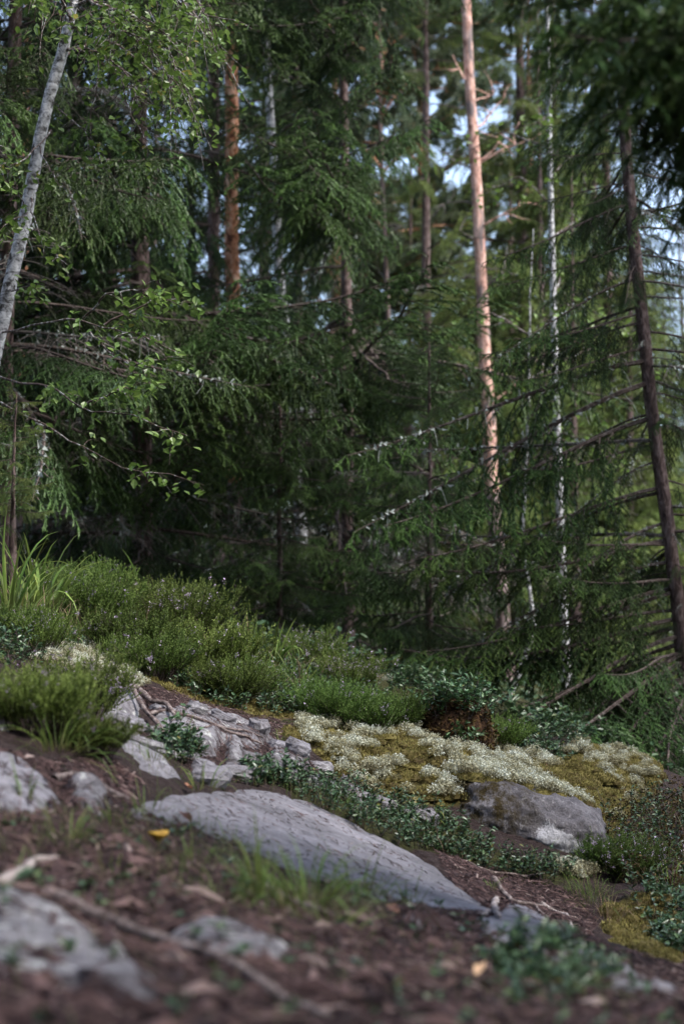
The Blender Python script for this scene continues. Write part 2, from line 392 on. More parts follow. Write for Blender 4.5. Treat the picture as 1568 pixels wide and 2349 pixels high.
def cores(p0, p1, ra, a0):
    """slim prisms along the segments: the close-set inner needles of each shoot"""
    d = unit(p1-p0); s_ = unit(np.cross(d, np.array([.13,.21,1.0]))); q = np.cross(d, s_); V = []
    for pp, k in ((p0,1.0),(p1,.55)):
        for th in (0,2.094,4.189): V.append(pp+(np.cos(th)*s_+np.sin(th)*q)*ra*k)
    V = np.stack(V,1).reshape(-1,3); b = np.arange(len(p0))[:,None,None]*6
    T = (b+np.array([[0,1,4],[0,4,3],[1,2,5],[1,5,4],[2,0,3],[2,3,5]])[None]).reshape(-1,3)
    return V, T, np.repeat(np.clip(a0,0,1),6)
def bend(p, d, L, n, grav, wob=.05, r=rng):
    """polyline that starts at p in direction d and sags"""
    out = [np.array(p, float)]; d = np.array(d, float)
    for i in range(n):
        d = unit(d+np.array([0,0,-grav])/n+r.normal(0,wob,3)); out.append(out[-1]+d*L/n)
    return np.array(out)

# ------------------------------------------------------------------ spruce branches
def spruce_branch(seed, L=1.8, up=.05, droop=.55, turn=.5, hang=1.0, nl=.0165, nw=.0052, per_m=430, core=.0046, step=.030, third=.031, bare=.12, dead=False, lich=0.0, low=False):
    r = np.random.default_rng(seed); g = Geo()
    n = 14; t = np.linspace(0,1,n)
    x = L*t*(1-.12*droop*t); z = L*(up*t-droop*.55*t**1.5+turn*.42*t**2.6); y = L*.06*np.sin(t*3+r.random()*6)*t+np.cumsum(r.normal(0,.006,n))*L
    ax = np.stack([x,y,z],1)
    V, T = tube(ax, .011*L/1.8*(1-t)**.8*1.15+.0022, 5 if not low else 3); g.add(V, T, 1)
    S0=[]; S1=[]; SA=[]
    def ax_at(s):
        f = s*(n-1); i = min(int(f), n-2); return ax[i]*(1-(f-i))+ax[i+1]*(f-i), unit(ax[i+1]-ax[i])
    s = bare; side = 1
    while s < 1.0:
        p, d = ax_at(s); side = -side
        l2 = L*(.34*(1-s)**.65+.05)*r.uniform(.55,1.2)
        lat = unit(np.cross(d, [0,0,1.0]))*side
        fwd = r.uniform(.5,1.0)
        dd = unit(d*fwd+lat*r.uniform(.7,1.1)+np.array([0,0,r.uniform(-.35,.12)]))
        k = 5; pl = bend(p, dd, l2, k, hang*r.uniform(.6,1.5)*(1.25-s*.7), .07, r)
        if not low: g.add(*tube(pl, np.linspace(.0035,.0012,k+1)*L/1.8*1.2, 3, cap=False), 1)
        if not dead:
            for i in range(k):
                if i == 0 and s < .45: continue
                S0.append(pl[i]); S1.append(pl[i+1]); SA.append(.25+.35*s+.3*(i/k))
        m = max(2, int(l2/third)); sd = 1
        for q in range(m):
            f = (q+.6)/m; i = min(int(f*k), k-1); pp = pl[i]+(pl[i+1]-pl[i])*(f*k-i); tg = unit(pl[i+1]-pl[i]); sd = -sd
            if f < .12 and s < .6: continue
            lt = unit(np.cross(tg, [0.1,0.05,1.0]))*sd
            l3 = r.uniform(.055,.135)*(1.1-f*.5)*L/1.8*(1.3 if dead else 2.0 if low else 1)
            d3 = unit(tg*.75+lt*.75+np.array([0,0,-.35*hang*r.random()]))
            e1 = pp+d3*l3*.55; e2 = e1+unit(d3+np.array([0,0,-.45*hang]))*l3*.45
            if dead:
                if r.random() < .6:
                    V, T = tube(np.array([pp,e1,e2]), [.0016,.0012,.0006], 3, cap=False); g.add(V, T, 1)
            else:
                if r.random() < .93:
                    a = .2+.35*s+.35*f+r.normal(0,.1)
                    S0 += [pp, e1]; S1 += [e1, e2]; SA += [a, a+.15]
        s += step/L*1.8*r.uniform(.7,1.3)
    if S0:
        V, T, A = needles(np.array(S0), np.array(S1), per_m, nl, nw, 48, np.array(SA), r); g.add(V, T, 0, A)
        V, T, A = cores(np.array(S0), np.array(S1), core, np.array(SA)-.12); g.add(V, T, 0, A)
    if lich > 0:
        m = int(420*lich); tt = r.uniform(.05,.95,m)
        pp = np.array([ax_at(q)[0] for q in tt])+r.normal(0,.012,(m,3))
        V = (pp[:,None,:]+r.normal(0,.011,(m,3,3))).reshape(-1,3); g.add(V, np.arange(3*m).reshape(-1,3), 2, np.repeat(r.random(m),3))
        for q in range(int(26*lich)):       # hanging beards
            p = ax_at(r.uniform(.05,.9))[0]; pl = bend(p, [r.normal(0,.3),r.normal(0,.3),-1], r.uniform(.05,.16), 4, 1, .2, r)
            V, T = tube(pl, .0016, 3, cap=False); g.add(V, T, 2, .5)
    return g.arr()

BR = {}
BR['live'] = [spruce_branch(100+i, 1.8, .08, [.45,.6,.75,.5,.65,.85][i], [.55,.5,.6,.7,.45,.5][i], [.8,1.2,1.5,1.0,1.7,1.3][i]) for i in range(6)]
BR['dead'] = [spruce_branch(140+i, 1.6, .02, [.35,.5,.65][i], .3, [.5,.9,1.3][i], dead=True, step=.045, lich=.3) for i in range(3)]
BR['lich'] = [spruce_branch(160+i, 1.8, .02, [.75,.6,.9][i], [.15,.3,.2][i], 1.5, per_m=400, step=.036, third=.036, bare=.22, lich=.4) for i in range(3)]
BR['low'] = [spruce_branch(180+i, 1.8, .08, [.5,.7,.6][i], .5, [1.0,1.4,1.2][i], nl=.042, nw=.018, per_m=80, core=.013, step=.070, third=.080, low=True) for i in range(3)]
NM = {}
BM = {}
for kind in ('live','dead','lich'):
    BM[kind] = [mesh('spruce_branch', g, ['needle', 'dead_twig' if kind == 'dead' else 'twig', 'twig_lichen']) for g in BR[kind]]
def branch(kind, nm, r, t, loc, rot, scl):
    ms = BM[kind]; o = link('branch', ms[r.integers(len(ms))], t, loc, rot, scl)
    if nm != 'needle': o.material_slots[0].link = 'OBJECT'; o.material_slots[0].material = MAT[nm]
    return o
def proj(p):
    y = p[1]*CP+p[2]*SP; z = -p[1]*SP+p[2]*CP
    return 784+FPX*p[0]/y, 1174.5-FPX*z/y, y
# glimpses left open between the boughs (u0, u1, v0, v1, depth of what shows there)
GLIMPSE = [(1052,1120,40,420,15),(1075,1140,420,830,15),(1105,1145,1040,1160,15),(508,566,430,730,13.4),(508,562,170,285,13.4),(600,640,160,330,13),(625,665,600,700,13),
           (930,1060,215,330,60),(1110,1190,190,300,60),(1120,1175,440,520,60),(1490,1568,20,330,60),(1480,1568,420,640,60),(865,905,420,560,17.5),(880,905,690,750,17.5)]
def blocks(p0, az, L, dr=.3):
    for f in (.35,.7,1.0):
        u, v, y = proj(np.array(p0)+np.array([math.cos(az)*L*f, math.sin(az)*L*f, -dr*L*f]))
        wd = (.30*(1-f)+.05)*L*FPX/y*.8
        for a, b, c, d, dep in GLIMPSE:
            if not (dep in (15,13.4)): wd = min(wd, 12)
            if a-wd < u < b+wd and c-25 < v < d+10 and y < dep: return True
    return False

def path_at(path, z):
    """point and radius on a trunk path (rows x,y,z,r) at height z"""
    return np.array([np.interp(z, path[:,2], path[:,i]) for i in (0,1,2,3)])
def trunk_path(px, d, dia_px, top, r=rng, taper=.012):
    """px: reference pixels of the trunk's middle line (bottom last or first); top: height above ground"""
    pts = np.array(sorted([P(u,v,d) for u,v in px], key=lambda p: p[2]))
    lo = pts[0]; dr = unit(pts[min(1,len(pts)-1)]-lo) if len(pts) > 1 else np.array([0,0,1.])
    if dr[2] < .3: dr = np.array([0,0,1.])
    zb = float(H0(lo[0], lo[1])); base = lo+dr*((zb-lo[2])/dr[2])
    if base[2] < lo[2]-.05:
        zb = float(H0(base[0], base[1])); base = lo+dr*((zb-lo[2])/dr[2])
        base[:2] = lo[:2]+dr[:2]/dr[2]*(base[2]-lo[2]); pts = np.vstack([base, pts])
    hi = pts[-1]; du = unit(pts[-1]-pts[-2]); L = max(0.2, base[2]+top-hi[2]); du = unit(du*.5+np.array([0,0,.5]))
    ext = np.array([hi+du*L*s for s in (.25,.5,.75,1)]); pts = np.vstack([pts, ext])
    zs = np.linspace(base[2], pts[-1][2], 40)
    xy = np.stack([np.interp(zs, pts[:,2], pts[:,i]) for i in (0,1)],1)
    xy += np.stack([np.convolve(np.pad(r.normal(0,.004,40),4,'edge'), np.ones(9)/3, 'valid') for i in (0,1)],1)*d/10
    r0 = dia_px/FPX*d*.5; f = (zs-zs[0])/(zs[-1]-zs[0])
    rad = r0*(1.15-f*.95)+r0*.35*np.exp(-(zs-zs[0])/.18)
    return np.column_stack([xy, zs, rad])
def trunk_mesh(path, mats, sides=16, split=None, r=rng, rough=.05):
    z0 = path[0,2]
    p = np.vstack([[path[0,0],path[0,1],z0-.25,path[0,3]*1.3], path])
    zz = np.linspace(p[0,2], p[-1,2], 150); q = np.stack([np.interp(zz, p[:,2], p[:,i]) for i in range(4)],1)
    V, T = tube(q[:,:3], q[:,3], sides); n = len(zz)*sides
    th_ = np.tile(np.arange(sides)/sides*9, len(zz)); jit = 1+(rough*1.6*fbm(th_, np.repeat(zz,sides)*9+r.random()*50, 3, 7)+rough*.5*r.normal(0,1,n)+.05*fbm(th_*.3, np.repeat(zz,sides)*1.3, 2, 9))[:,None]; c = np.repeat(q[:,:3], sides, 0); V[:n] = c+(V[:n]-c)*jit
    g = Geo(); mi = 0
    if split is not None: mi = (V[T[:,0],2] > z0+split).astype(int)
    g.add(V, T, mi); return mesh('trunk', g, mats, True)

def spruce(label, px, d, dia_px, top, Lmax, h0=0.3, dens=20, nm='needle', group='spruces of the forest edge', cut=None, dead_below=1.6, seed=0, avoid=None, lich=.03, bend_up=0, zmin=None, pw=1.0, azf=None):
    r = np.random.default_rng(500+seed)
    path = trunk_path(px, d, dia_px, top, r)
    t = thing('spruce_tree', label, 'tree', tuple(path[0,:3]), group)
    wpart('trunk', trunk_mesh(path, ['spruce_bark']), t)
    z0 = path[0,2]; vis = cut if cut else min(top, d*.50+2.0)
    n = int((vis-h0)*dens); az = r.random()*6.28
    hs = np.sort(r.uniform(h0, vis, min(n, 285)))
    for i, h in enumerate(hs):
        q = path_at(path, z0+h); az += 2.4+r.normal(0,.35)
        if azf: 
            a_ = azf(h, az, r)
            if a_ is None: continue
            az_ = a_
        else: az_ = az if r.random() < .5 else -math.pi/2+r.normal(0,.75)
        L = Lmax*(1-(h/top)**1.25)**pw*r.uniform(.7,1.15)+.12
        L *= min(1, .55+h/1.5*.45) if h0 < .5 else 1
        if avoid and avoid(h, az_): continue
        kind = 'dead' if (h < dead_below and r.random() < .5) or r.random() < .09 else ('lich' if r.random() < lich else 'live')
        pitch = r.normal(0,.12)+(-.22 if h > top*.75 else .05)-bend_up
        off = np.array([math.cos(az_), math.sin(az_), 0])*q[3]*.6
        if blocks(q[:3], az_, L) and r.random() < .96: continue
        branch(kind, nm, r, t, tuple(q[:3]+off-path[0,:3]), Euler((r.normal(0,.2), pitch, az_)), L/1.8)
    return t, path

# ------------------------------------------------------------------ ground sheet
def spacing(lo, hi, fine, n):
    a = np.linspace(-1, 1, n); return a
ys = np.concatenate([[-60,-40,-25,-15,-9,-6,-4,-3,-2,-1.3,-.8,-.4,-.1], np.arange(.1,1.0,.06), np.arange(1.0,7.6,.028), np.arange(7.6,12,.09), np.arange(12,24,.4), np.geomspace(24,420,26)])
xs_h = np.concatenate([np.arange(0,1.7,.026), np.arange(1.7,3.2,.08), np.arange(3.2,8,.3), np.geomspace(8,300,24)])
xs = np.concatenate([-xs_h[:0:-1], xs_h])
GX, GY = np.meshgrid(xs, ys)
GZ = H(GX, GY)
Z_MOSS = Gpoly([(640,1695),(760,1665),(1000,1690),(1150,1728),(1320,1738),(1500,1755),(1515,1800),(1430,1870),(1395,1925),(1310,1850),(1200,1808),(1080,1845),(960,1845),(850,1840),(760,1765)])
Z_GREEN = Gpoly([(0,1400),(0,1500),(180,1560),(330,1570),(560,1640),(700,1690),(1000,1700),(1130,1700),(1500,1740),(1568,1700),(1568,1600),(1000,1560),(600,1440),(300,1380)])
Z_SHELF_MOSS = Gpoly([(330,1565),(560,1600),(680,1655),(640,1660),(520,1628),(400,1600)])
Z_LING = Gpoly([(640,1800),(780,1815),(900,1842),(1000,1868),(1090,1915),(1150,1965),(1330,2015),(1250,2030),(1100,1990),(930,1950),(800,1890),(690,1840)])
Z_RMOSS = Gpoly([(1395,2085),(1440,2062),(1530,2085),(1560,2180),(1520,2205),(1440,2170),(1400,2130)])
def zone(poly, x, y, soft=.12): return np.clip(sdist(poly, x, y)/soft+.5, 0, 1)
moss_a = np.maximum.reduce([zone(Z_MOSS, GX, GY), zone(Z_SHELF_MOSS, GX, GY, .06), zone(Z_RMOSS, GX, GY, .08)])
green_a = np.maximum.reduce([zone(Z_GREEN, GX, GY, .2), zone(Z_LING, GX, GY, .1), (GY > 7.5)*.5])
nx, ny = len(xs), len(ys)
# ------------------------------------------------------------------ rocks: shells that rise out of the ground sheet
ROCKS = []
def rock_z(k, x, y):
    poly, h, edge, seed, rough, tilt = k
    s = sdist(poly, x, y)
    wob = .02*fbm(x*7, y*7, 4, seed)+.02*fbm(x*2.5, y*2.5, 2, seed+1)
    f = np.clip((s+wob)/edge, -.6, 1); f = np.where(f > 0, 1-(1-f)**2.2, f)
    st = fbm((x*.9+y*.35)*3, (y-x*.3)*16, 4, seed+3)       # ledges that run with the slope
    led = np.floor(st*4)/4*.3+st*.7
    ck = np.exp(-(fbm((x+y*.35)*1.6, (y-x*.3)*4.5, 3, seed+21)/.022)**2)+.7*np.exp(-(fbm((x-y*.5)*2.6, (y+x*.5)*2.0, 3, seed+31)/.016)**2)
    return H0(x, y)+h*f-.012-.016*ck*np.clip(f*2,0,1)+rough*(led*.55+fbm(x*14, y*14, 3, seed+8)*.35)*np.clip(f*1.5,0,1)+tilt*s
def rock(name, px, h, edge, mat, label, seed, res=.016, rough=.02, tilt=0.0, dmin=.9, cat='rock', group=None):
    poly = Gpoly(px, dmin); k = (poly, h, edge, seed, rough, tilt); ROCKS.append(k)
    lo = poly.min(0)-.06; hi = poly.max(0)+.06
    X, Y = np.meshgrid(np.arange(lo[0],hi[0],res), np.arange(lo[1],hi[1],res)); Z = rock_z(k, X, Y); s = sdist(poly, X, Y)
    keep = s > -.055; Z = np.where(s < -.02, Z-.05, Z); m, n = X.shape
    i = (np.arange(m-1)[:,None]*n+np.arange(n-1)[None,:]).ravel(); kf = keep.ravel()
    q = kf[i] & kf[i+1] & kf[i+n] & kf[i+n+1]; i = i[q]
    T = np.concatenate([np.stack([i,i+1,i+n+1],1), np.stack([i,i+n+1,i+n],1)])
    used = np.unique(T); mp = np.zeros(m*n, int); mp[used] = np.arange(len(used))
    V = np.stack([X.ravel(),Y.ravel(),Z.ravel()],1)[used]
    g = Geo(); g.add(V, mp[T])
    return tag(link(name, mesh(name, g, [mat], True)), label, cat, group)
def HT(x, y):
    z = H(x, y)
    for k in ROCKS:
        lo = k[0].min(0)-.05; hi = k[0].max(0)+.05
        m = (x > lo[0]) & (x < hi[0]) & (y > lo[1]) & (y < hi[1])
        if np.any(m):
            m2 = np.nonzero(np.atleast_1d(m))[0]; zz = np.atleast_1d(z)
            zz[m2] = np.maximum(zz[m2], rock_z(k, np.atleast_1d(x)[m2], np.atleast_1d(y)[m2])); z = zz if np.ndim(x) else zz[0]
    return z

rock('bedrock_slab', [(285,1850),(430,1812),(560,1803),(700,1835),(830,1898),(940,1952),(1010,1998),(1085,2055),(1150,2105),(1120,2125),(980,2110),(830,2095),(690,2060),(560,2000),(420,1940),(310,1895)], .012, .03, 'rock', 'broad smooth grey bedrock slab sloping down below the blueberry patch', 21, .0095, .012)
rock('bedrock_slab', [(1060,2118),(1110,2100),(1170,2078),(1250,2112),(1330,2170),(1400,2205),(1560,2290),(1530,2325),(1400,2290),(1300,2245),(1170,2185),(1090,2150)], .028, .03, 'rock', 'grey bedrock slab with cracked upper end below the forked dark root', 22, .014, .016)
rock('rock_ledge', [(225,1600),(265,1588),(320,1600),(345,1628),(300,1650),(240,1640)], .05, .05, 'rock_pale', 'rounded pale rock under the arching pair of roots', 23, .011)
rock('rock_ledge', [(330,1642),(420,1628),(520,1655),(610,1690),(640,1712),(590,1728),(480,1705),(400,1690)], .05, .06, 'rock_pale', 'long pale rock ledge strewn with reddish needles', 24, .012, .03)
rock('rock_block', [(425,1700),(480,1688),(520,1702),(500,1745),(455,1738)], .06, .04, 'rock_pale', 'pale angular rock block below the needle strewn ledge', 25, .011, .03)
rock('rock_block', [(505,1705),(560,1712),(575,1740),(560,1772),(515,1755)], .06, .035, 'rock_pale', 'bluish white cracked rock beside the pale angular block', 26, .011, .03)
rock('rock_block', [(608,1745),(660,1732),(715,1762),(722,1795),(660,1798),(615,1780)], .06, .04, 'rock_pale', 'pale fractured rock at the lower end of the yellow moss', 27, .011, .035)
rock('rock_block', [(768,1780),(795,1782),(835,1832),(830,1852),(795,1838)], .05, .03, 'rock_pale', 'narrow pale rock wedge under the lichen cushions', 28, .01, .02)
rock('rock_outcrop', [(250,1668),(300,1662),(330,1700),(380,1745),(420,1785),(370,1790),(310,1755),(270,1715)], .025, .05, 'rock', 'pinkish grey outcrop overgrown with grass tufts and lichen', 29, .013, .05)
rock('rock_outcrop', [(-60,1730),(40,1745),(110,1790),(150,1850),(90,1880),(-60,1850)], .03, .05, 'rock', 'blurred grey rock under the close heather bush', 30, .014, .045)
rock('rock_outcrop', [(150,1810),(210,1818),(270,1850),(230,1875),(160,1860)], .05, .05, 'rock_pale', 'small pale rock beside the dark hollow under the close heather', 31, .012, .045)
rock('rock_outcrop', [(-40,1580),(30,1590),(60,1640),(20,1680),(-60,1670)], .05, .05, 'rock_pale', 'pale rock half hidden behind the close heather bush', 36, .014, .045)
rock('low_rock', [(-80,2040),(40,2055),(120,2080),(200,2130),(300,2190),(390,2290),(330,2335),(220,2300),(100,2280),(-80,2240)], .035, .05, 'rock_pale', 'large blurred pale rock at the lowest near corner of the path', 32, .012, .02)
rock('low_rock', [(360,2140),(450,2105),(560,2130),(680,2185),(650,2220),(520,2200),(420,2185)], .025, .04, 'rock_pale', 'long blurred pale rock in the middle of the near litter', 33, .012, .015)
rock('low_rock', [(925,2100),(975,2088),(1005,2110),(985,2135),(935,2130)], .03, .03, 'rock', 'small grey stone at the end of the smooth slab', 34, .01, .01)
rock('low_rock', [(80,2055),(140,2055),(170,2075),(110,2085)], .025, .03, 'rock_pale', 'little pale stone above the large blurred rock', 35, .01, .01)

def broken_ledge():
    r = np.random.default_rng(321); g0 = G(560,1740); t = thing('broken_ledge', 'band of broken pale stone running down from the roots to the lichen', 'rock ledge', tuple(g0))
    line = [(300,1660),(360,1680),(400,1735),(470,1770),(540,1785),(590,1765),(640,1722),(690,1735),(740,1775),(770,1815),(840,1850),(870,1868),(720,1812),(640,1805),(560,1790),(480,1800),(370,1640),(450,1655),(520,1672),(590,1700),(330,1720),(680,1760),(930,1880),(980,1893)]
    for k, (u, v) in enumerate(line):
        p = G(u+r.normal(0,6), v+r.normal(0,4)); n, m = 10, 6; a, b, c = r.uniform(.030,.075), r.uniform(.025,.05), r.uniform(.016,.034)
        th, ph = np.meshgrid(np.linspace(0,2*np.pi,n,endpoint=False), np.linspace(-1.4,1.4,m)); x = np.cos(ph)*np.cos(th); y = np.cos(ph)*np.sin(th); z = np.sin(ph)
        kk = (np.abs(x)**4+np.abs(y)**4+np.abs(z)**4)**(-.25)*(1+r.normal(0,.10,x.shape)); V = np.stack([x*a*kk,y*b*kk,z*c*kk],2).reshape(-1,3)
        i = (np.arange(m-1)[:,None]*n+np.arange(n)[None,:]).ravel(); j = (np.arange(m-1)[:,None]*n+(np.arange(n)[None,:]+1)%n).ravel()
        T = np.concatenate([np.stack([i,j,j+n],1), np.stack([i,j+n,i+n],1)]); V = np.vstack([V, V[-n:].mean(0)]); T = np.concatenate([T, np.stack([(m-1)*n+np.arange(n), (m-1)*n+(np.arange(n)+1)%n, np.full(n,len(V)-1)],1)])
        gg_ = Geo(); gg_.add(V, T); link('stone', mesh('stone', gg_, ['rock_pale' if k % 3 else 'rock']), t, tuple(np.array([p[0],p[1],float(HT(np.array([p[0]]),np.array([p[1]]))[0])+c*.25])-g0), Euler((r.normal(0,.2), r.normal(.25,.15), r.normal(.3,.5))))
broken_ledge()

# boulder with the white crust lichen
def boulder():
    c = P(1200,1912,5.12); n, m = 170, 84
    u, v = np.meshgrid(np.linspace(0,2*np.pi,n,endpoint=False), np.linspace(-1.35,1.5,m))
    ax, ay, az = .31, .27, .19
    x = np.cos(v)*np.cos(u); y = np.cos(v)*np.sin(u); z = np.sin(v)
    p = 3.6; k = (np.abs(x)**p+np.abs(y)**p+np.abs(z)**p)**(-1/p)
    f = 1+.10*fbm(u*1.4+3, v*2+x, 3, 61)+.06*fbm(x*5+y*3, z*5, 4, 62)+.03*fbm(x*22+y*9, z*20, 3, 63)+.05*(np.floor(vn(x*4+y*2, z*5+y*3, 64)*5)/5-.5)
    X = x*k*ax*f; Y = y*k*ay*f; Z = z*k*az*f
    Z = Z-.26*X-.02; X = X+.06*np.sin(Z*6)
    V = np.stack([X,Y,Z],2).reshape(-1,3)
    i = (np.arange(m-1)[:,None]*n+np.arange(n)[None,:]).ravel(); j = (np.arange(m-1)[:,None]*n+(np.arange(n)[None,:]+1)%n).ravel()
    T = np.concatenate([np.stack([i,j,j+n],1), np.stack([i,j+n,i+n],1)])
    V = np.vstack([V, V[-n:].mean(0)]); T = np.concatenate([T, np.stack([(m-1)*n+np.arange(n), (m-1)*n+(np.arange(n)+1)%n, np.full(n,len(V)-1)],1)])
    g = Geo(); g.add(V, T)
    t = thing('boulder', 'dark boulder with a white lichen face under a mossy top', 'rock', tuple(c))
    W = V; X2, Z2 = W[:,0], W[:,2]
    line = np.abs(X2-(.06-.50*(Z2-.04))); wide = .05+.22*np.clip((.08-Z2)/.22,0,1)
    cr = np.clip(1.0-line/wide,0,1)*np.clip((.10-Z2)*12,0,1)
    dk = np.clip(.5-X2*5,0,1)*np.clip(.6+Z2*4,0,1)
    link('rock', mesh('boulder', g, [boulder_mat()], True, {'crust': cr, 'moss': dk}), t)
    return c
BC = boulder()

for k_ in ROCKS:       # the rocks sit in hollows of the soil
    m_ = (np.abs(GX-k_[0][:,0].mean()) < 1.5) & (np.abs(GY-k_[0][:,1].mean()) < 1.5)
    GZ[m_] = np.where(sdist(k_[0], GX[m_], GY[m_]) > .012, np.minimum(GZ[m_], rock_z(k_, GX[m_], GY[m_])-.012), GZ[m_])
ii = (np.arange(ny-1)[:,None]*nx+np.arange(nx-1)[None,:]).ravel()
T = np.concatenate([np.stack([ii,ii+1,ii+nx+1],1), np.stack([ii,ii+nx+1,ii+nx],1)])
g = Geo(); g.add(np.stack([GX.ravel(),GY.ravel(),GZ.ravel()],1), T)
gr = link('ground', mesh('ground', g, ['ground'], True, {'moss': moss_a.ravel(), 'green': green_a.ravel()})); gr['kind'] = 'structure'

# ------------------------------------------------------------------ moss, lichen, litter (nobody could count these)
def stuff(name, g, mats, label, smooth=False):
    o = link(name, mesh(name, g, mats, smooth)); o['kind'] = 'stuff'; o['label'] = label; return o
def cushion_points(polys, n):
    out = []
    areas = [abs(np.sum(p[:,0]*np.roll(p[:,1],-1)-np.roll(p[:,0],-1)*p[:,1]))/2 for p in polys]
    for p, a in zip(polys, areas): out.append(sample_poly(p, max(3, int(n*a/sum(areas)))))
    return np.concatenate(out)
def lichen_field(x, y): return .55*fbm(x*4.2, y*3.4, 3, 41)+.7*fbm(x*11, y*8, 2, 47)+.55*fbm(x*30, y*24, 2, 53)
# moss cushions: lumps with upright shoots
gm = Geo(); lumps = []
def lump(c, rad, ht, r=rng):
    n, m = 9, 4; u = np.linspace(0,2*np.pi,n,endpoint=False)
    V = [];
    for k in range(m):
        f = k/m*1.5; V.append(np.stack([np.cos(u)*np.cos(f)*rad, np.sin(u)*np.cos(f)*rad, np.full(n,np.sin(f)*ht)],1)*r.uniform(.85,1.15,(n,1)))
    V = np.vstack(V+[[[0,0,ht]]])+c
    T = []
    for k in range(m-1):
        for i in range(n): j = (i+1)%n; T += [[k*n+i,k*n+j,k*n+n+j],[k*n+i,k*n+n+j,k*n+n+i]]
    T += [[(m-1)*n+i,(m-1)*n+(i+1)%n,m*n] for i in range(n)]
    return V, np.array(T)
def moss_on(pts, zf, rad=(.012,.038), hfac=.8, shoots=140, top=.0085):
    z = zf(pts[:,0], pts[:,1])
    for (x,y), zz in zip(pts, z):
        rd = rng.uniform(*rad); c = np.array([x,y,zz-.008]); ht = rd*hfac*rng.uniform(.6,1.2)
        V, T = lump(c, rd, ht); gm.add(V, T, 0, rng.uniform(.05,.4)); tone = rng.uniform(-.25,.2)
        m = int(shoots*(rd/.04)**2)+4
        q = rng.normal(size=(m,3)); q[:,2] = np.abs(q[:,2])+.15; q = unit(q); s = c+q*np.array([rd,rd,ht])*.96
        d = unit(q*.5+np.array([0,0,.8])+rng.normal(0,.3,(m,3))); wv = unit(np.cross(d, rng.normal(size=(m,3))))*.0027
        l = top*rng.uniform(.6,1.5,(m,1))
        V = np.stack([s-wv,s+wv,s+d*l],1).reshape(-1,3); A = np.clip(rng.uniform(.2,1,m)*.8+.1+tone,0,1)
        gm.add(V, np.arange(3*m).reshape(-1,3), 0, np.repeat(A,3))
def HM(x, y): return HT(x, y)+.045*np.clip(fbm(x*7, y*6, 3, 131)+.15, 0, 1)*zone(Z_MOSS, x, y, .1)
pm = sample_poly(Z_MOSS, 2300)
moss_on(pm, HM)
moss_on(sample_poly(Z_SHELF_MOSS, 160), HT, (.015,.035), .5)
moss_on(sample_poly(Z_RMOSS, 230), HT, (.02,.045), .9)
# moss along the boulder's shoulders
bp = []
for k in range(420):
    a = rng.uniform(0,6.28); rr = .9*rng.uniform(.0,1.0)**.5
    bp.append((BC[0]-.02+.30*rr*math.cos(a), BC[1]+.06+.22*rr*math.sin(a)))
bp = np.array(bp)
def btop(x, y):
    X = x-BC[0]; Y = y-BC[1]; k = np.clip(1-(np.abs(X)/.31)**3.6-(np.abs(Y)/.27)**3.6, 0, 1)**(1/3.6)
    return np.maximum(HT(x, y), BC[2]+.185*k-.26*X-.018)
moss_on(bp, btop, (.02,.045), .6)
stuff('moss', gm, ['moss'], 'olive yellow moss over the rock shoulder')
# reindeer lichen
gl = Geo()
def lichen_tufts(pts, zf, rad=(.008,.040), nper=140, size=.0040, lift=.012):
    z = zf(pts[:,0], pts[:,1])
    for (x,y), zz in zip(pts, z):
        rd = rng.uniform(*rad); m = int(nper*(rd/.024)**2)+8
        q = rng.normal(size=(m,3)); q[:,2] = np.abs(q[:,2])*.9; q = unit(q)*rd*rng.uniform(.55,1.05,(m,1))
        c = np.array([x,y,zz+lift])+q
        V = (c[:,None,:]+rng.normal(0,size*.62,(m,3,3))).reshape(-1,3)
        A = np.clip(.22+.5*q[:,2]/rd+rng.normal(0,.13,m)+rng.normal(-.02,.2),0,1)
        gl.add(V, np.arange(3*m).reshape(-1,3), 0, np.repeat(A,3))
pl = sample_poly(Z_MOSS, 2900); f = lichen_field(pl[:,0], pl[:,1])+rng.normal(0,.10,len(pl))-.12*np.clip((pl[:,0]-.55)/.5,0,1); pl = pl[f > .25]
lichen_tufts(pl, HM, lift=.026)
f = lichen_field(bp[:,0], bp[:,1]); lichen_tufts(bp[f > .0], btop, lift=.02)
ZL2 = Gpoly([(20,1465),(130,1470),(220,1500),(300,1560),(345,1590),(290,1585),(200,1555),(90,1520)])
q = sample_poly(ZL2, 420); f = lichen_field(q[:,0]+3, q[:,1]); lichen_tufts(q[f > -.1], HT)
ZL3 = Gpoly([(660,1640),(770,1640),(760,1680),(690,1690)]); lichen_tufts(sample_poly(ZL3, 60), HT)
ZL4 = Gpoly([(640,1500),(800,1530),(900,1570),(860,1590),(700,1545)]); lichen_tufts(sample_poly(ZL4, 90), HT)
ZL5 = Gpoly([(920,1640),(985,1680),(1000,1720),(950,1700)]); lichen_tufts(sample_poly(ZL5, 60), HT)
ZL6 = Gpoly([(1275,2000),(1340,1990),(1375,2010),(1330,2025)]); lichen_tufts(sample_poly(ZL6, 40), HT)
stuff('reindeer_lichen', gl, ['lichen'], 'pale grey green reindeer lichen on the mossy shoulder')

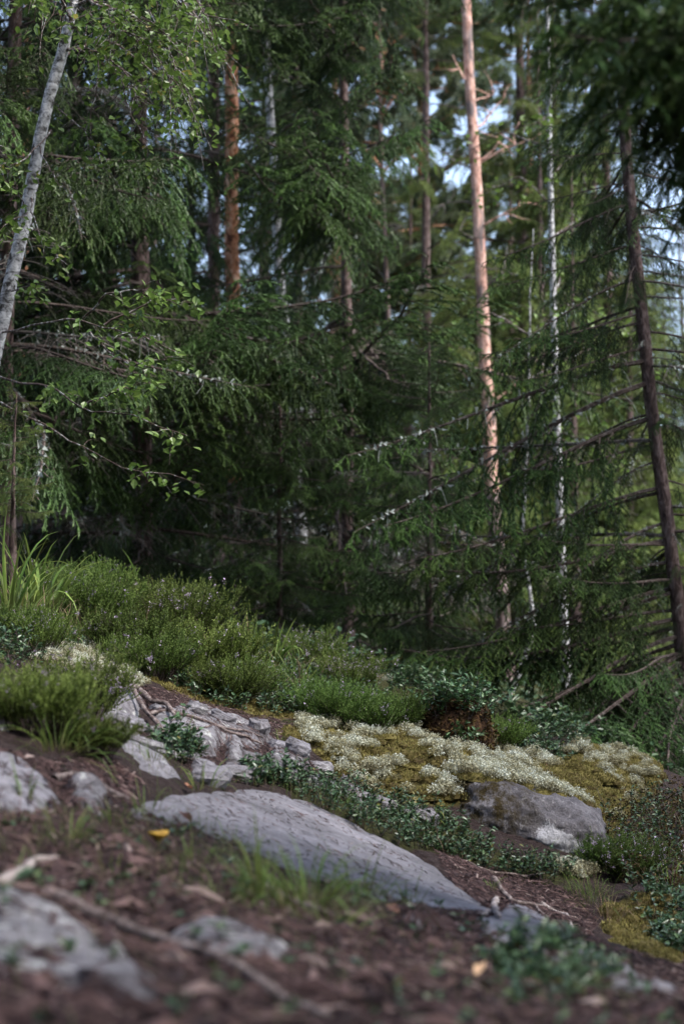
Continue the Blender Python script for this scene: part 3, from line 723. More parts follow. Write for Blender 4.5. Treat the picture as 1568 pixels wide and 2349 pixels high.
# needle litter: dead needles, bark flakes and bits of twig
def litter(poly, n, ln=(.012,.03), wd=.0022, zf=HT, bias=(0,0), onrock=.12):
    p = sample_poly(poly, n); on = np.zeros(len(p), bool)
    for k_ in ROCKS: on |= sdist(k_[0], p[:,0], p[:,1]) > .012
    p = p[~on | (rng.random(len(p)) < onrock)]; n = len(p); z = zf(p[:,0], p[:,1])+.004; c = np.column_stack([p, z])
    a = rng.normal(bias[0], bias[1], n) if bias[1] else rng.uniform(0, 6.28, n); l = rng.uniform(*ln, n)
    dx = np.cos(a)*l*.5; dy = np.sin(a)*l*.5; e0 = np.column_stack([p[:,0]-dx,p[:,1]-dy]); e1 = np.column_stack([p[:,0]+dx,p[:,1]+dy])
    z0 = zf(e0[:,0],e0[:,1])+rng.uniform(.001,.010,n); z1 = zf(e1[:,0],e1[:,1])+rng.uniform(.001,.010,n)
    A = np.column_stack([e0,z0]); B = np.column_stack([e1,z1]); s = unit(np.cross(B-A,[0,0,1.0]))*(wd*rng.uniform(.6,1.6,n)[:,None]); up = np.array([0,0,wd*.8])
    V = np.stack([A-s*.5,A+s*.5,B+s*.3,B-s*.3, (A+B)/2+up],1).reshape(-1,3); k = np.arange(n)[:,None]*5
    T = np.concatenate([k+np.array([[0,1,4]]),k+np.array([[1,2,4]]),k+np.array([[2,3,4]]),k+np.array([[3,0,4]])])
    return V, T, np.repeat(np.clip(rng.beta(1.6,1.9,n),0,1),5)
gt = Geo()
Z_NEAR = Gpoly([(-100,1900),(250,1850),(450,1900),(700,2010),(1000,2080),(1150,2160),(1350,2220),(1600,2340),(1600,2420),(-100,2420)])
Z_PATH = Gpoly([(1000,1965),(1120,1985),(1230,2020),(1330,2050),(1370,2110),(1330,2160),(1420,2190),(1330,2190),(1170,2100),(1060,2060)])
Z_SHELF = Gpoly([(250,1570),(420,1600),(600,1650),(680,1670),(660,1720),(560,1720),(430,1690),(330,1640)])
Z_LEDGE = Gpoly([(400,1690),(560,1700),(640,1740),(800,1800),(860,1860),(700,1800),(560,1800),(430,1770)])
Z_LOW = Gpoly([(1250,2190),(1420,2200),(1640,2200),(1640,2420),(1250,2420)]); Z_HOLLOW = Gpoly([(-40,1720),(120,1760),(250,1740),(330,1790),(300,1850),(150,1880),(-40,1890)])
for poly, n, ln, wd in ((Z_LOW,2600,(.012,.04),.003),(Z_HOLLOW,2600,(.012,.04),.003),(Z_HOLLOW,160,(.02,.05),.009),(Z_NEAR,15000,(.010,.035),.0028),(Z_NEAR,1700,(.02,.06),.006),(Z_NEAR,420,(.03,.08),.016),(Z_PATH,120,(.015,.04),.010),(Z_PATH,5200,(.014,.035),.0024),(Z_PATH,300,(.03,.07),.004),(Z_SHELF,3600,(.015,.035),.0024),(Z_LEDGE,2200,(.015,.035),.0024),(Z_MOSS,900,(.015,.03),.002)):
    gt.add(*litter(poly, n, ln, wd, onrock=.3 if poly is Z_SHELF or poly is Z_LEDGE else .10)[:2], 0, 0.5); gt.A[-1] = np.repeat(rng.beta(1.5,1.9,len(gt.A[-1])//5),5)
Z_SLAB = Gpoly([(330,1850),(560,1815),(700,1845),(930,1970),(1060,2060),(830,2050),(560,1940)])
gt.add(*litter(Z_NEAR, 260, (.06,.16), .0035)[:2], 0, 0.5); gt.A[-1] = np.repeat(rng.beta(2.2,1.4,len(gt.A[-1])//5),5)
gt.add(*litter(Z_SLAB, 420, (.012,.03), .0024, onrock=1)[:2], 0, 0.5); gt.A[-1] = np.repeat(rng.beta(1.5,1.9,len(gt.A[-1])//5),5)
Z_SLABL = Gpoly([(300,1885),(430,1905),(560,1960),(700,2025),(830,2068),(1000,2090),(1150,2115),(980,2125),(830,2110),(560,2025),(420,1960),(290,1910)])
gt.add(*litter(Z_SLABL, 5200, (.012,.035), .003, onrock=1)[:2], 0, 0.5); gt.A[-1] = np.repeat(rng.beta(1.5,1.9,len(gt.A[-1])//5),5)
stuff('needle_litter', gt, ['litter'], 'reddish brown needle litter strewn over soil and rock')

# ------------------------------------------------------------------ trees
def far_crown(seed, top, Lmax, dens, nm):
    r = np.random.default_rng(seed); g = Geo(); az = 0
    for h in np.sort(r.uniform(.4, top*.98, int(top*dens))):
        az += 2.4+r.normal(0,.4); L = Lmax*(1-(h/top)**1.2)*r.uniform(.7,1.15)+.15
        M = (Matrix.Translation((0,0,h)) @ Euler((0, r.normal(.03,.12), az)).to_matrix().to_4x4() @ Matrix.Scale(L/1.8,4))
        g.geo(BR['low'][r.integers(3)], np.array(M), r.normal(0,.1))
    return mesh('crown', g, [nm, 'twig', 'twig_lichen'])
CROWN = {}
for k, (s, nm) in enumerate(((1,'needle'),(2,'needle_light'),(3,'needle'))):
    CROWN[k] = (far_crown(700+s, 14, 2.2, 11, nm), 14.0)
bark_far = None
def far_spruce(u, d, k, scl, label, lean=0.0, group='spruces deep in the forest', xy=None):
    global bark_far
    x, y = xy if xy else P(u, 1500, d)[:2]
    z = float(H0(x, y))
    t = thing('spruce_tree', label, 'tree', (x,y,z), group)
    if bark_far is None:
        zz = np.linspace(0,13.6,30); bark_far = trunk_mesh(np.column_stack([zz*0,zz*0,zz,.14*(1.05-zz/14)]), ['spruce_bark'], 8)
    rz = rng.random()*6.28
    link('trunk', bark_far, t, (0,0,0), (lean*.6,-lean,rz), scl)
    link('crown', CROWN[k][0], t, (0,0,0), (lean*.6,-lean,rz), scl)
    return t

SPG = 'spruces of the forest edge'
spruce('dense dark spruce standing behind the leaning birch, its trunk hidden', [(330,1400),(318,300)], 10.5, 42, 16, 2.3, .3, 21, seed=1, group=SPG)
spruce('spruce with a bare dark lower trunk behind the leaning birch', [(20,1250),(14,850),(30,300)], 8.6, 32, 15, 1.7, 1.2, 24, seed=2, group=SPG, dead_below=1.0)
spruce('broad dark spruce with boughs sweeping to the ground behind the grass tussock', [(800,1500),(790,300)], 12.0, 27, 11, 2.7, .15, 24, seed=3, group=SPG)
spruce('slim dark spruce standing close beside the orange pine', [(500,1400),(490,700),(488,100)], 14.2, 30, 19, 1.9, .6, 17, seed=4, group=SPG)
spruce('low bushy young spruce behind the dark lingonberry hummock', [(985,1560),(985,1300)], 9.3, 18, 2.3, 1.25, .05, 34, seed=5, group=SPG, dead_below=.1, pw=.8)
spruce('low young spruce between the broad spruce and the heather slope', [(640,1480),(640,1300)], 9.6, 16, 2.0, 1.0, .05, 30, seed=6, group=SPG, dead_below=.3, pw=.8)
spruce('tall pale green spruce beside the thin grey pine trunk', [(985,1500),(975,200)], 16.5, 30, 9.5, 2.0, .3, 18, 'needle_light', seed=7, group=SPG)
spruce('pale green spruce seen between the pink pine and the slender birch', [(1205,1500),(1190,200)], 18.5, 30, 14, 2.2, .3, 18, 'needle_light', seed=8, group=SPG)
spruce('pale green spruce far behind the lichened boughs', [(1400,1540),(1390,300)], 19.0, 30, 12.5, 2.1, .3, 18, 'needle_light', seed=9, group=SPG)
spruce('small light green conifer sprout beside the dark bare trunk', [(30,1130),(34,1010)], 5.9, 14, .95, .30, .35, 60, 'needle_light', seed=10, group=SPG, dead_below=0)

# the near spruce on the slope with long lichened boughs
def near_spruce():
    r = np.random.default_rng(77)
    path = trunk_path([(1582,1700),(1555,1400),(1522,1130),(1500,1000),(1480,800),(1455,560),(1436,340)], 8.4, 30, 12, r)
    t = thing('spruce_tree', 'spruce with reddish trunk and long drooping lichened boughs', 'tree', tuple(path[0,:3]), SPG)
    wpart('trunk', trunk_mesh(path, ['spruce_bark']), t)
    # (pixel height on trunk, azimuth in degrees (180 = towards the birch side), length, kind, pitch)
    spec = [(350,190,1.0,'live',.1),(420,172,1.1,'live',.05),(300,205,1.2,'live',.1),(250,150,1.1,'live',.0),(480,10,.9,'dead',.0),(520,345,1.0,'dead',.05),
            (560,30,.9,'live',.1),(470,182,1.55,'live',.30),(640,186,1.75,'lich',.22),(740,178,1.6,'live',.18),(620,20,.9,'dead',.0),(680,345,.9,'dead',.1),
            (830,176,1.9,'lich',.12),(800,200,1.5,'live',.2),(880,185,2.0,'lich',.28),(900,15,.8,'live',.1),(950,170,1.5,'lich',.15),(760,350,.9,'live',.1),
            (1010,180,1.7,'dead',-.02),(1060,195,1.3,'lich',.2),(1100,20,.8,'live',.1),(1130,176,1.5,'lich',.1),(1200,188,1.2,'lich',.2),(1230,172,1.6,'dead',-.15),
            (1290,182,1.3,'lich',.05),(1250,200,1.1,'live',.0),(1330,215,1.0,'live',.05),(1360,178,1.5,'lich',.2),(1400,195,1.2,'live',.05),(1440,184,1.5,'live',.22),
            (1480,170,1.5,'live',.25),(1500,205,1.3,'live',.05),(1560,186,1.6,'live',.2),(1600,176,1.5,'live',.25),(1620,200,1.9,'live',.16),(1650,190,1.9,'live',.15),(1580,208,1.7,'live',.2),(1540,218,1.7,'live',.28),(1500,212,1.9,'live',.3),(1460,205,1.7,'live',.25),(1420,196,1.7,'live',.2),(1350,190,1.6,'live',.2),(1240,196,1.6,'live',.2),(1120,186,1.6,'live',.2),(1020,196,1.5,'live',.25),(960,182,1.8,'live',.3),(720,192,1.5,'live',.3),(560,186,1.5,'live',.3),(1560,232,1.6,'live',.22),(1600,222,1.7,'live',.2),(1620,238,1.6,'live',.16),(1520,228,1.7,'live',.28),(1640,216,1.7,'live',.14),(1580,246,1.5,'live',.2),
            (1660,215,1.4,'live',.05),(1680,182,1.4,'live',.1),(1640,230,1.2,'live',.1),(1690,240,1.3,'live',.1),(1500,225,1.0,'live',.05),(1180,340,.9,'live',.1),(1300,10,.8,'live',.1)]
    zs = path[:,2]
    for v, az, L, kind, pitch in spec:
        zt = P(1500, v, 8.4)[2]; q = path_at(path, max(zt, zs[0]+.1)); a = R(az)+r.normal(0,.06)
        if kind != 'dead' and blocks(q[:3], a, L, .15): L *= .62
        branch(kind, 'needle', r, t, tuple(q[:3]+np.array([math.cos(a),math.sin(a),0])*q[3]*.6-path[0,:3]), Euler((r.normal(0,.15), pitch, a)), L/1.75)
    for k in range(60):      # short twigs all along the trunk
        v_ = r.uniform(350, 1650); q = path_at(path, max(P(1500, v_, 8.4)[2], zs[0]+.1)); a = r.uniform(-3.1,3.1)
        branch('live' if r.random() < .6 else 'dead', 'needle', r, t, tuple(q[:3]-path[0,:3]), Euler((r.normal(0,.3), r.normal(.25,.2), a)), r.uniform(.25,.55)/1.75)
    for k in range(70):      # the crown above and the boughs on the far side
        h = r.uniform(1.0, 6.5); q = path_at(path, zs[0]+h); a = r.uniform(-1.3,2.6)
        if h < 3.2 and r.random() < .5: continue
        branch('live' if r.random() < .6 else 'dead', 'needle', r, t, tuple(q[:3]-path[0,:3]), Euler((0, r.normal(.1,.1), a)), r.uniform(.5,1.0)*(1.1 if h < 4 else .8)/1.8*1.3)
near_spruce()

# close boughs that hang in from above, out of focus; their tree stands just outside the view
def overhang():
    r = np.random.default_rng(99)
    x, y = 1.75, 3.1; z = float(H(np.array(x), np.array(y))); zz = np.linspace(z, z+7, 40)
    path = np.column_stack([x+0*zz, y+0*zz, zz, .10*(1.1-.09*(zz-z))])
    t = thing('spruce_tree', 'dark blurred spruce boughs hanging in close overhead', 'tree', (x,y,z), SPG)
    wpart('trunk', trunk_mesh(path, ['spruce_bark']), t)
    ends = [(1180,120,2.7,1),(1290,200,2.8,1),(1390,250,2.8,1),(1440,330,2.9,1),(1250,70,2.5,1),(1340,150,2.5,1),(1500,260,2.6,1),(1540,200,2.5,1),(1120,50,2.8,1),(1560,640,3.2,1),(1510,420,3.2,1),(1450,130,2.4,1),(1330,60,2.6,1.45),(1230,20,2.5,1.5),(1420,90,2.7,1.3),(1480,200,2.75,1.2),(1300,120,2.9,1.5),(1540,330,2.9,1.05),(1500,60,2.5,1.2),(1380,10,2.45,1.3),(1270,-60,2.6,1.5),(1150,-40,2.7,1.6),
            (1560,560,3.1,.9),(1550,450,2.9,1.0),(1450,-40,2.6,1.3),(1360,170,3.0,1.3)]
    for u, v, d, L in ends:
        tip = P(u, v, d); q0 = tip+np.array([.25,.1,.35])*.3
        dxy = np.array([x,y])-tip[:2]; dist = np.linalg.norm(dxy); a = math.atan2(-dxy[1], -dxy[0])
        k_ = r.integers(6); V = BR['live'][k_][0]; pt = r.normal(.10,.08)
        W = V @ np.array(Euler((r.normal(0,.2), pt, 0)).to_matrix()).T; e = W[np.argmax(W[:,0])]; s_ = dist/math.hypot(e[0], e[1])
        link('branch', BM['live'][k_], t, (0, 0, tip[2]-e[2]*s_-z), Euler((0, pt, a-math.atan2(e[1],e[0]))), s_)
overhang()

# far spruces
FAR = [(90,20,0,1.15),(240,24,2,1.2),(430,22,0,.85),(690,19,2,.8),(600,27,0,1.25),(1060,25,1,.62),(860,23,1,.72),(1290,24,1,1.05),(1440,26,1,.85),(1150,31,1,.8),(960,33,1,.85),(760,31,2,.9),(330,32,2,1.15),(1350,34,1,1.15),(1540,23,2,.55),(60,30,0,1.4),(520,36,2,.95),(1250,39,1,1.0),(1050,40,1,.95),(1520,36,1,.85),(1440,17.5,1,.55),(1320,15.5,1,.45),(150,15.5,2,1.0),(1180,22,1,.72),(1380,20,1,.75),(1250,17,1,.62),(930,20,1,.6),(1100,20.5,1,.55),(1010,28,1,.65),(820,27,2,.8),(1200,27,1,.72),(1600,28,1,.75)]
MARKS = [(120,'the leaning birch'),(280,'the hanging birch leaves'),(460,'the dense dark spruce'),(580,'the orange pine'),(720,'the tall grey birch'),(900,'the broad dark spruce'),(1020,'the thin greyish pink pine'),(1130,'the pale pink pine'),(1330,'the slender birch'),(1500,'the lichened boughs'),(9999,'the reddish spruce trunk')]
DEEP = ['close behind %s', 'farther back behind %s', 'deep in the forest beyond %s', 'deepest of the spruces beyond %s', 'dimly seen far beyond %s', 'last of the row beyond %s', 'hidden far beyond %s', 'hardly seen at all beyond %s']
seen_ = {}
for u, d, k, s_ in sorted(FAR, key=lambda f: f[1]):
    mk = next(m for lim, m in MARKS if u < lim); n_ = seen_[mk] = seen_.get(mk, -1)+1
    far_spruce(u, d, k, s_, ('pale green' if k == 1 else 'dark')+(' low' if s_ < .65 else '')+' spruce '+DEEP[n_] % mk, rng.normal(0,.012))

# unseen spruces added round the viewpoint for the shade they cast
for i, (x, y, s_, k) in enumerate(((-3.6,-.6,1.0,0),(3.4,-1.2,1.1,2),(-.9,-4.0,1.15,0),(2.2,-4.6,.95,2),(-4.6,3.2,.9,0),(-2.6,-6.5,1.2,2),(5.6,3.4,.95,0),(4.8,-4.2,1.2,0),(-6.2,-2.6,1.1,0),(.6,-8.,1.2,2),(-7.2,5.6,1.1,2),(6.6,.4,1.1,2),(-3.4,-9.5,1.3,0),(3.2,-8.6,1.3,2),(-7.6,-6.2,1.3,0),(7.2,-6.6,1.3,0),(-8.6,1.4,1.2,2),(8.4,-2.4,1.3,0),(.2,-6.0,1.1,0),(-1.6,-11.5,1.4,2),(5.6,-10.5,1.4,0),(8.0,4.6,1.1,2))):
    far_spruce(0, 0, k, s_, 'unseen spruce added round the viewpoint for its shade', group='unseen spruces added for shade', xy=(x,y))

# pines
def pine_tuft(r):
    m = 34; q = r.normal(size=(m,3)); q[:,2] += .5; q = unit(q); wv = unit(np.cross(q, r.normal(size=(m,3))))*.006
    V = np.stack([-wv, wv, q*r.uniform(.06,.11,(m,1))],1).reshape(-1,3)
    return V, np.arange(3*m).reshape(-1,3), np.repeat(np.clip(r.normal(.5,.25,m),0,1),3)
def pine_bough(seed, L=2.0):
    r = np.random.default_rng(seed); g = Geo()
    ax = bend([0,0,0],[1,0,.25], L, 9, -.1, .12, r); V, T = tube(ax, np.linspace(.028,.008,10), 6); g.add(V, T, 1)
    for k in range(26):
        s = r.uniform(.3,1); i = min(int(s*9),8); p = ax[i]; d = unit(np.array([.7,r.normal(0,.8),r.normal(.25,.5)])); pl = bend(p, d, r.uniform(.2,.65)*(1.2-s*.5), 4, -.3, .15, r)
        V, T = tube(pl, np.linspace(.007,.003,5), 4, cap=False); g.add(V, T, 1)
        for q in range(11):
            tv, tt, ta = pine_tuft(r); f = r.uniform(.35,1)*4; j = min(int(f),3); c = pl[j]+(pl[j+1]-pl[j])*(f-j)+r.normal(0,.03,3)
            g.add(tv*r.uniform(.8,1.3)+c, tt, 0, ta)
    return mesh('pine_bough', g, ['pine_needle','pine_bark','twig_lichen'])
PB = [pine_bough(800+i) for i in range(4)]
def pine(label, px, d, dia, top, mats, split, limbs, crown_h, ncrown, seed, Lc=1.0):
    r = np.random.default_rng(900+seed); path = trunk_path(px, d, dia, top, r)
    t = thing('pine_tree', label, 'tree', tuple(path[0,:3]), 'pines among the spruces')
    wpart('trunk', trunk_mesh(path, mats, 14, split, r, .04), t)
    for (v, side, ln, ang, live) in limbs:      # bare limbs at pixel height v
        z = P(px[0][0], v, d)[2]; q = path_at(path, z); a = R(ang)
        pl = bend(q[:3], [math.cos(a)*side, math.sin(a)*-.5, .25], ln*.75, 7, -.25 if live else .3, .16, r)
        V, T = tube(pl, np.linspace(.014,.004,8)*d/15, 6); g = Geo(); g.add(V, T)
        for k in range(4):
            p = pl[r.integers(3,8)]; V, T = tube(bend(p, r.normal(size=3), r.uniform(.1,.4), 3, 0, .2, r), [.008,.006,.004,.002], 4); g.add(V, T)
        wpart('limb', mesh('limb', g, [mats[-1] if live else 'dead_twig'], True), t)
    az = r.random()*6
    for k in range(ncrown):
        h = r.uniform(crown_h, top*.98); q = path_at(path, path[0,2]+h); az += 2.4
        link('bough', PB[r.integers(4)], t, tuple(q[:3]-path[0,:3]), Euler((0, r.normal(-.15,.25), az)), Lc*r.uniform(.6,1.1))
    return path
pine('pale pink barked pine with bare reddish limbs among the pale spruces', [(1142,1290),(1130,1150),(1122,1020),(1112,830),(1103,620),(1092,430),(1080,250),(1071,60)], 15, 31, 15, ['pine_base','pale_pine_bark'], 1.9,
     [(195,-1,.5,60,1),(235,1,.4,10,1),(295,1,.7,0,1),(370,1,.5,30,1),(380,1,.9,10,1),(385,-1,.6,0,0),(470,-1,.5,60,0),(525,1,.75,40,1),(620,1,.4,10,0),(640,-1,.3,0,0),(660,1,.5,30,0),(560,-1,.35,20,0),(930,1,.6,0,1)], 7.6, 20, 1, .8)
pine('pine with flaky bright orange bark rising out of the dark spruces', [(541,1200),(540,1050),(538,720),(534,560),(532,250),(529,20)], 13.4, 36, 16, ['pine_base','pine_bark'], 1.5,
     [(130,1,.5,10,0),(360,-1,.5,10,0),(540,1,.7,30,0),(100,-1,.6,40,0)], 8, 18, 2, .9)
pine('thin pine with greyish pink trunk between the broad spruce and the pink pine', [(898,1080),(893,900),(886,700),(879,500),(873,330)], 17.5, 14, 13, ['pine_base','pine_base'], 1.2,
     [(520,1,.35,10,0)], 5.0, 34, 3, .85)
pine('thin dark red pine trunk standing deep behind the leaning birch', [(50,1000),(55,420),(62,100)], 19, 20, 16, ['pine_base','pine_bark'], 1.5, [(300,-1,.5,0,0)], 9, 10, 4)
pine('tall pine whose grey green crown fills the gap above the thin pink trunk', [(790,1400),(770,400),(765,100)], 21, 22, 15, ['pine_base','pine_bark'], 3, [(330,1,1.2,0,0),(250,-1,1.0,10,0)], 4.6, 95, 5, 1.1)
pine('pine with grey green boughs spreading above the thin grey pink trunk', [(985,1400),(965,400),(960,100)], 22.5, 22, 15, ['pine_base','pine_bark'], 3, [], 5.0, 70, 7, 1.0)
pine('pine with sparse grey green crown behind the pink pine', [(1230,1400),(1215,400),(1210,100)], 27, 24, 14, ['pine_base','pine_bark'], 3, [], 4.2, 60, 6, 1.05)

# birches
def birch_leaf(seed=3, fold=.25):
    V = np.array([[0,0,0],[.011,.012,.003],[.017,.026,.004],[.009,.040,.002],[0,.053,-.003],[-.009,.040,.002],[-.017,.026,.004],[-.011,.012,.003],[0,.026,-.002]], float)
    T = np.array([[8,0,1],[8,1,2],[8,2,3],[8,3,4],[8,4,5],[8,5,6],[8,6,7],[8,7,0]])
    return V, T
LV, LT = birch_leaf()
LEAFM = [mesh('birch_leaf', (LV*s, LT, np.zeros(8,int), np.full(9,a)), ['birch_leaf']) for s, a in ((.6,.35),(.68,.5),(.78,.6),(.7,.75),(.62,.2),(.68,.97))]
def leaf_mats(pts, r, hang=.6):
    out = []
    for p in pts:
        e = Euler((r.normal(-.9,.5)*hang, r.normal(0,.5), r.uniform(0,6.28))); out.append((p, e, r.uniform(.75,1.15)))
    return out
def put_leaves(t, pts, r, maxn=300, proto=None, mats=('birch_leaf',), name='leaf'):
    proto = proto or LEAFM; lm = leaf_mats(pts, r); o0 = np.array(t.location)
    order = list(range(len(lm))); r.shuffle(order)
    for i in order[:maxn]:
        p, e, s = lm[i]; link(name, proto[r.integers(len(proto))] if r.random() < .97 else proto[-1], t, tuple(p-o0), e, s)
    rest = order[maxn:]
    if rest:
        g = Geo()
        for i in rest:
            p, e, s = lm[i]; g.add(LV*s*.72 @ np.array(e.to_matrix()).T + (p-o0), LT, 0, float(np.clip(r.normal(.5,.2),0,.9)))
        o = link('foliage', mesh('foliage', g, list(mats)), t); o['kind'] = 'stuff'
def birch_spray(t, path_pts, r, nside=12, side_len=.4, rad=.006, leaves=7, droop=.8, lsp=.03, name='branch'):
    """one branch mesh through PATH_PTS with hanging side twigs; returns leaf points"""
    path_pts = np.asarray(path_pts); n = 16; f = np.linspace(0,1,len(path_pts)); t_ = np.linspace(0,1,n)
    ax = np.stack([np.interp(t_, f, path_pts[:,i]) for i in range(3)],1)+np.cumsum(r.normal(0,.006,(n,3)),0)
    g = Geo(); V, T = tube(ax, np.linspace(rad, rad*.25, n), 5); g.add(V, T); lp = []
    for k in range(nside):
        i = r.integers(3,n); d = unit(np.array([r.normal(0,.7),r.normal(0,.7),r.normal(0,.35)])+unit(ax[min(i+1,n-1)]-ax[i-1])*.7); pl = bend(ax[i], d, side_len*r.uniform(.4,1.2), 5, droop*r.uniform(.4,1.4), .12, r)
        V, T = tube(pl, np.linspace(rad*.35,rad*.15,6), 3, cap=False); g.add(V, T)
        for q in range(leaves):
            s = r.uniform(.15,1)*5; j = min(int(s),4); lp.append(pl[j]+(pl[j+1]-pl[j])*(s-j)+r.normal(0,lsp,3))
    wpart(name, mesh('branch', g, ['birch_twig'], True), t); return lp
def leaning_birch():
    r = np.random.default_rng(41); d = 6.6
    px = [(-40,930),(0,755),(30,620),(62,480),(88,330),(115,210),(143,120),(165,20),(190,-150),(230,-400)]
    pts = np.array([P(u,v,d) for u,v in px]); dn = unit(pts[0]-pts[1]); z0 = float(H0(pts[0][0]-.25, pts[0][1]))
    b = [pts[0]+dn*s for s in (.7,.35)]; b[0][2] = z0-.05 if b[0][2] < z0 else b[0][2]
    base = np.array([b[0][0]-.22, b[0][1], z0]); pts = np.vstack([base, b[0]*.6+base*.4, b[1], pts])
    pts = pts[np.argsort(pts[:,2])]
    zz = np.linspace(pts[0,2], pts[-1,2], 50); xy = np.stack([np.interp(zz, pts[:,2], pts[:,i]) for i in (0,1)],1)
    path = np.column_stack([xy, zz, np.interp(zz, [zz[0], P(0,760,d)[2], P(143,120,d)[2], zz[-1]], [.046,.034,.026,.011])])
    t = thing('birch_tree', 'leaning birch with mottled white trunk and hanging leafy twigs', 'tree', tuple(path[0,:3]))
    wpart('trunk', trunk_mesh(path, ['birch_bark'], 12, None, r, .05), t)
    def q(u, v, dd): return P(u, v, dd)
    lp = []
    top = [[(160,60,6.6),(240,30,6.4),(330,70,6.2),(400,160,6.1)],[(165,20,6.6),(280,-40,6.4),(400,20,6.3),(460,120,6.3)],[(150,110,6.6),(220,120,6.5),(300,180,6.3),(330,270,6.2)],
           [(165,10,6.6),(300,-60,6.2),(420,-20,6.0),(470,60,5.9)],[(170,0,6.6),(260,80,6.3),(360,110,6.2),(430,230,6.2)],[(170,-40,6.6),(230,20,6.3),(290,20,6.2),(350,60,6.1)],[(160,40,6.6),(130,0,6.3),(100,-10,6.1),(60,-10,6.0)],
           [(180,-80,6.6),(330,-100,6.6),(430,-60,6.6),(480,40,6.6)],[(175,-20,6.6),(290,40,6.9),(390,90,7.0),(440,180,7.0)],[(140,130,6.6),(230,90,6.8),(320,140,6.9),(380,200,6.9)]]
    for k in top: lp += birch_spray(t, [q(*a) for a in k], r, 22, .32, .008, 8, 1.0)
    # hanging strings of leaves
    for k in ([(230,140,6.4),(236,230,6.4),(228,330,6.4),(226,400,6.4)],[(270,180,6.3),(310,300,6.2),(330,360,6.2)],[(130,250,6.6),(180,290,6.4),(210,340,6.3),(270,430,6.2)],[(120,300,6.6),(60,380,6.2),(20,400,6.1),(-20,420,6.0)]):
        lp += birch_spray(t, [q(*a) for a in k], r, 9, .16, .004, 5, 1.2)
    for k in ([(60,490,6.6),(20,500,6.2),(-10,520,6.0)],[(90,330,6.6),(120,390,6.3),(140,420,6.2)],[(70,440,6.6),(100,560,6.2),(130,580,6.1)],[(20,660,6.6),(60,640,6.3),(110,650,6.2)],[(60,480,6.6),(20,420,6.3),(0,330,6.2)]):
        lp += birch_spray(t, [q(*a) for a in k], r, 7, .16, .004, 5, .8)
    put_leaves(t, lp, r, 230)
    # lower sprays
    lp = []
    for k in ([(0,760,6.6),(150,720,6.2),(240,745,6.0),(330,760,5.9),(430,800,5.9)],[(190,730,6.1),(240,670,6.0),(300,675,5.9),(330,680,5.9)],[(240,745,6.0),(340,690,6.0),(400,680,6.0),(440,690,6.0)],[(-20,860,6.6),(120,900,6.2),(200,935,6.0),(300,960,5.9),(420,1010,5.9)],[(190,930,6.0),(260,900,5.9),(330,890,5.9)],[(-30,900,6.6),(150,990,6.3),(280,1060,6.1),(420,1080,6.0)],[(200,760,6.1),(300,830,6.0),(380,800,5.9)]):
        lp += birch_spray(t, [q(*a) for a in k], r, 13, .13, .0055, 5, .7, .02)
    o0 = np.array(t.location)
    for p in lp[:68]: pass
    n_ = 0
    for p, e, s in leaf_mats(lp, r):
        link('leaf', LEAFM[r.integers(6) if r.random() < .4 else r.integers(4)], t, tuple(p-o0), e, s*.95); n_ += 1
        if n_ >= 68: break
    g = Geo()
    for p, e, s in leaf_mats(lp[68:], r): g.add(LV*s*.8 @ np.array(e.to_matrix()).T+(p-o0), LT, 0, float(np.clip(r.normal(.6,.2),0,.92)))
    o = link('foliage', mesh('foliage', g, ['birch_leaf']), t); o['kind'] = 'stuff'
leaning_birch()
def simple_birch(label, px, d, dia, top, seed, nb=16, hb=(1.5,6), leaves=6, mat='birch_bark'):
    r = np.random.default_rng(seed); path = trunk_path(px, d, dia, top, r)
    t = thing('birch_tree', label, 'tree', tuple(path[0,:3]), 'birches behind the spruces'); wpart('trunk', trunk_mesh(path, [mat], 10, None, r, .04), t)
    lp = []
    for k in range(nb):
        q = path_at(path, path[0,2]+r.uniform(*hb))[:3]; a = r.uniform(0,6.28); L = r.uniform(.5,1.1)
        lp += birch_spray(t, [q, q+np.array([math.cos(a)*L*.5,math.sin(a)*L*.5,.25]), q+np.array([math.cos(a)*L,math.sin(a)*L,.1])], r, 7, .35, .010, leaves, .8, .05)
    if leaves:
        g = Geo(); o0 = np.array(t.location)
        for p, e, s in leaf_mats(lp, r): g.add(LV*s*1.2 @ np.array(e.to_matrix()).T+(p-o0), LT, 0, float(np.clip(r.normal(.55,.2),0,.92)))
        o = link('foliage', mesh('foliage', g, ['birch_leaf']), t); o['kind'] = 'stuff'
simple_birch('tall birch with grey white trunk beside the orange pine', [(664,890),(655,780),(637,600),(630,420),(622,320),(615,200),(610,60)], 13.0, 25, 13, 51, 10, (4.2,9), 4)
simple_birch('slender birch with blue grey trunk seen through the lichened boughs', [(1302,1600),(1290,1350),(1282,1150),(1274,920),(1270,740),(1264,560),(1262,450)], 12.2, 19, 9.5, 52, 12, (1.2,6.5), 5)
simple_birch('thin crooked birch stem bowed over the hollow below the pines', [(1165,1610),(1195,1530),(1224,1440),(1208,1330),(1197,1230),(1203,1150)], 11.4, 10, 3.8, 53, 7, (1.6,3.2), 4)

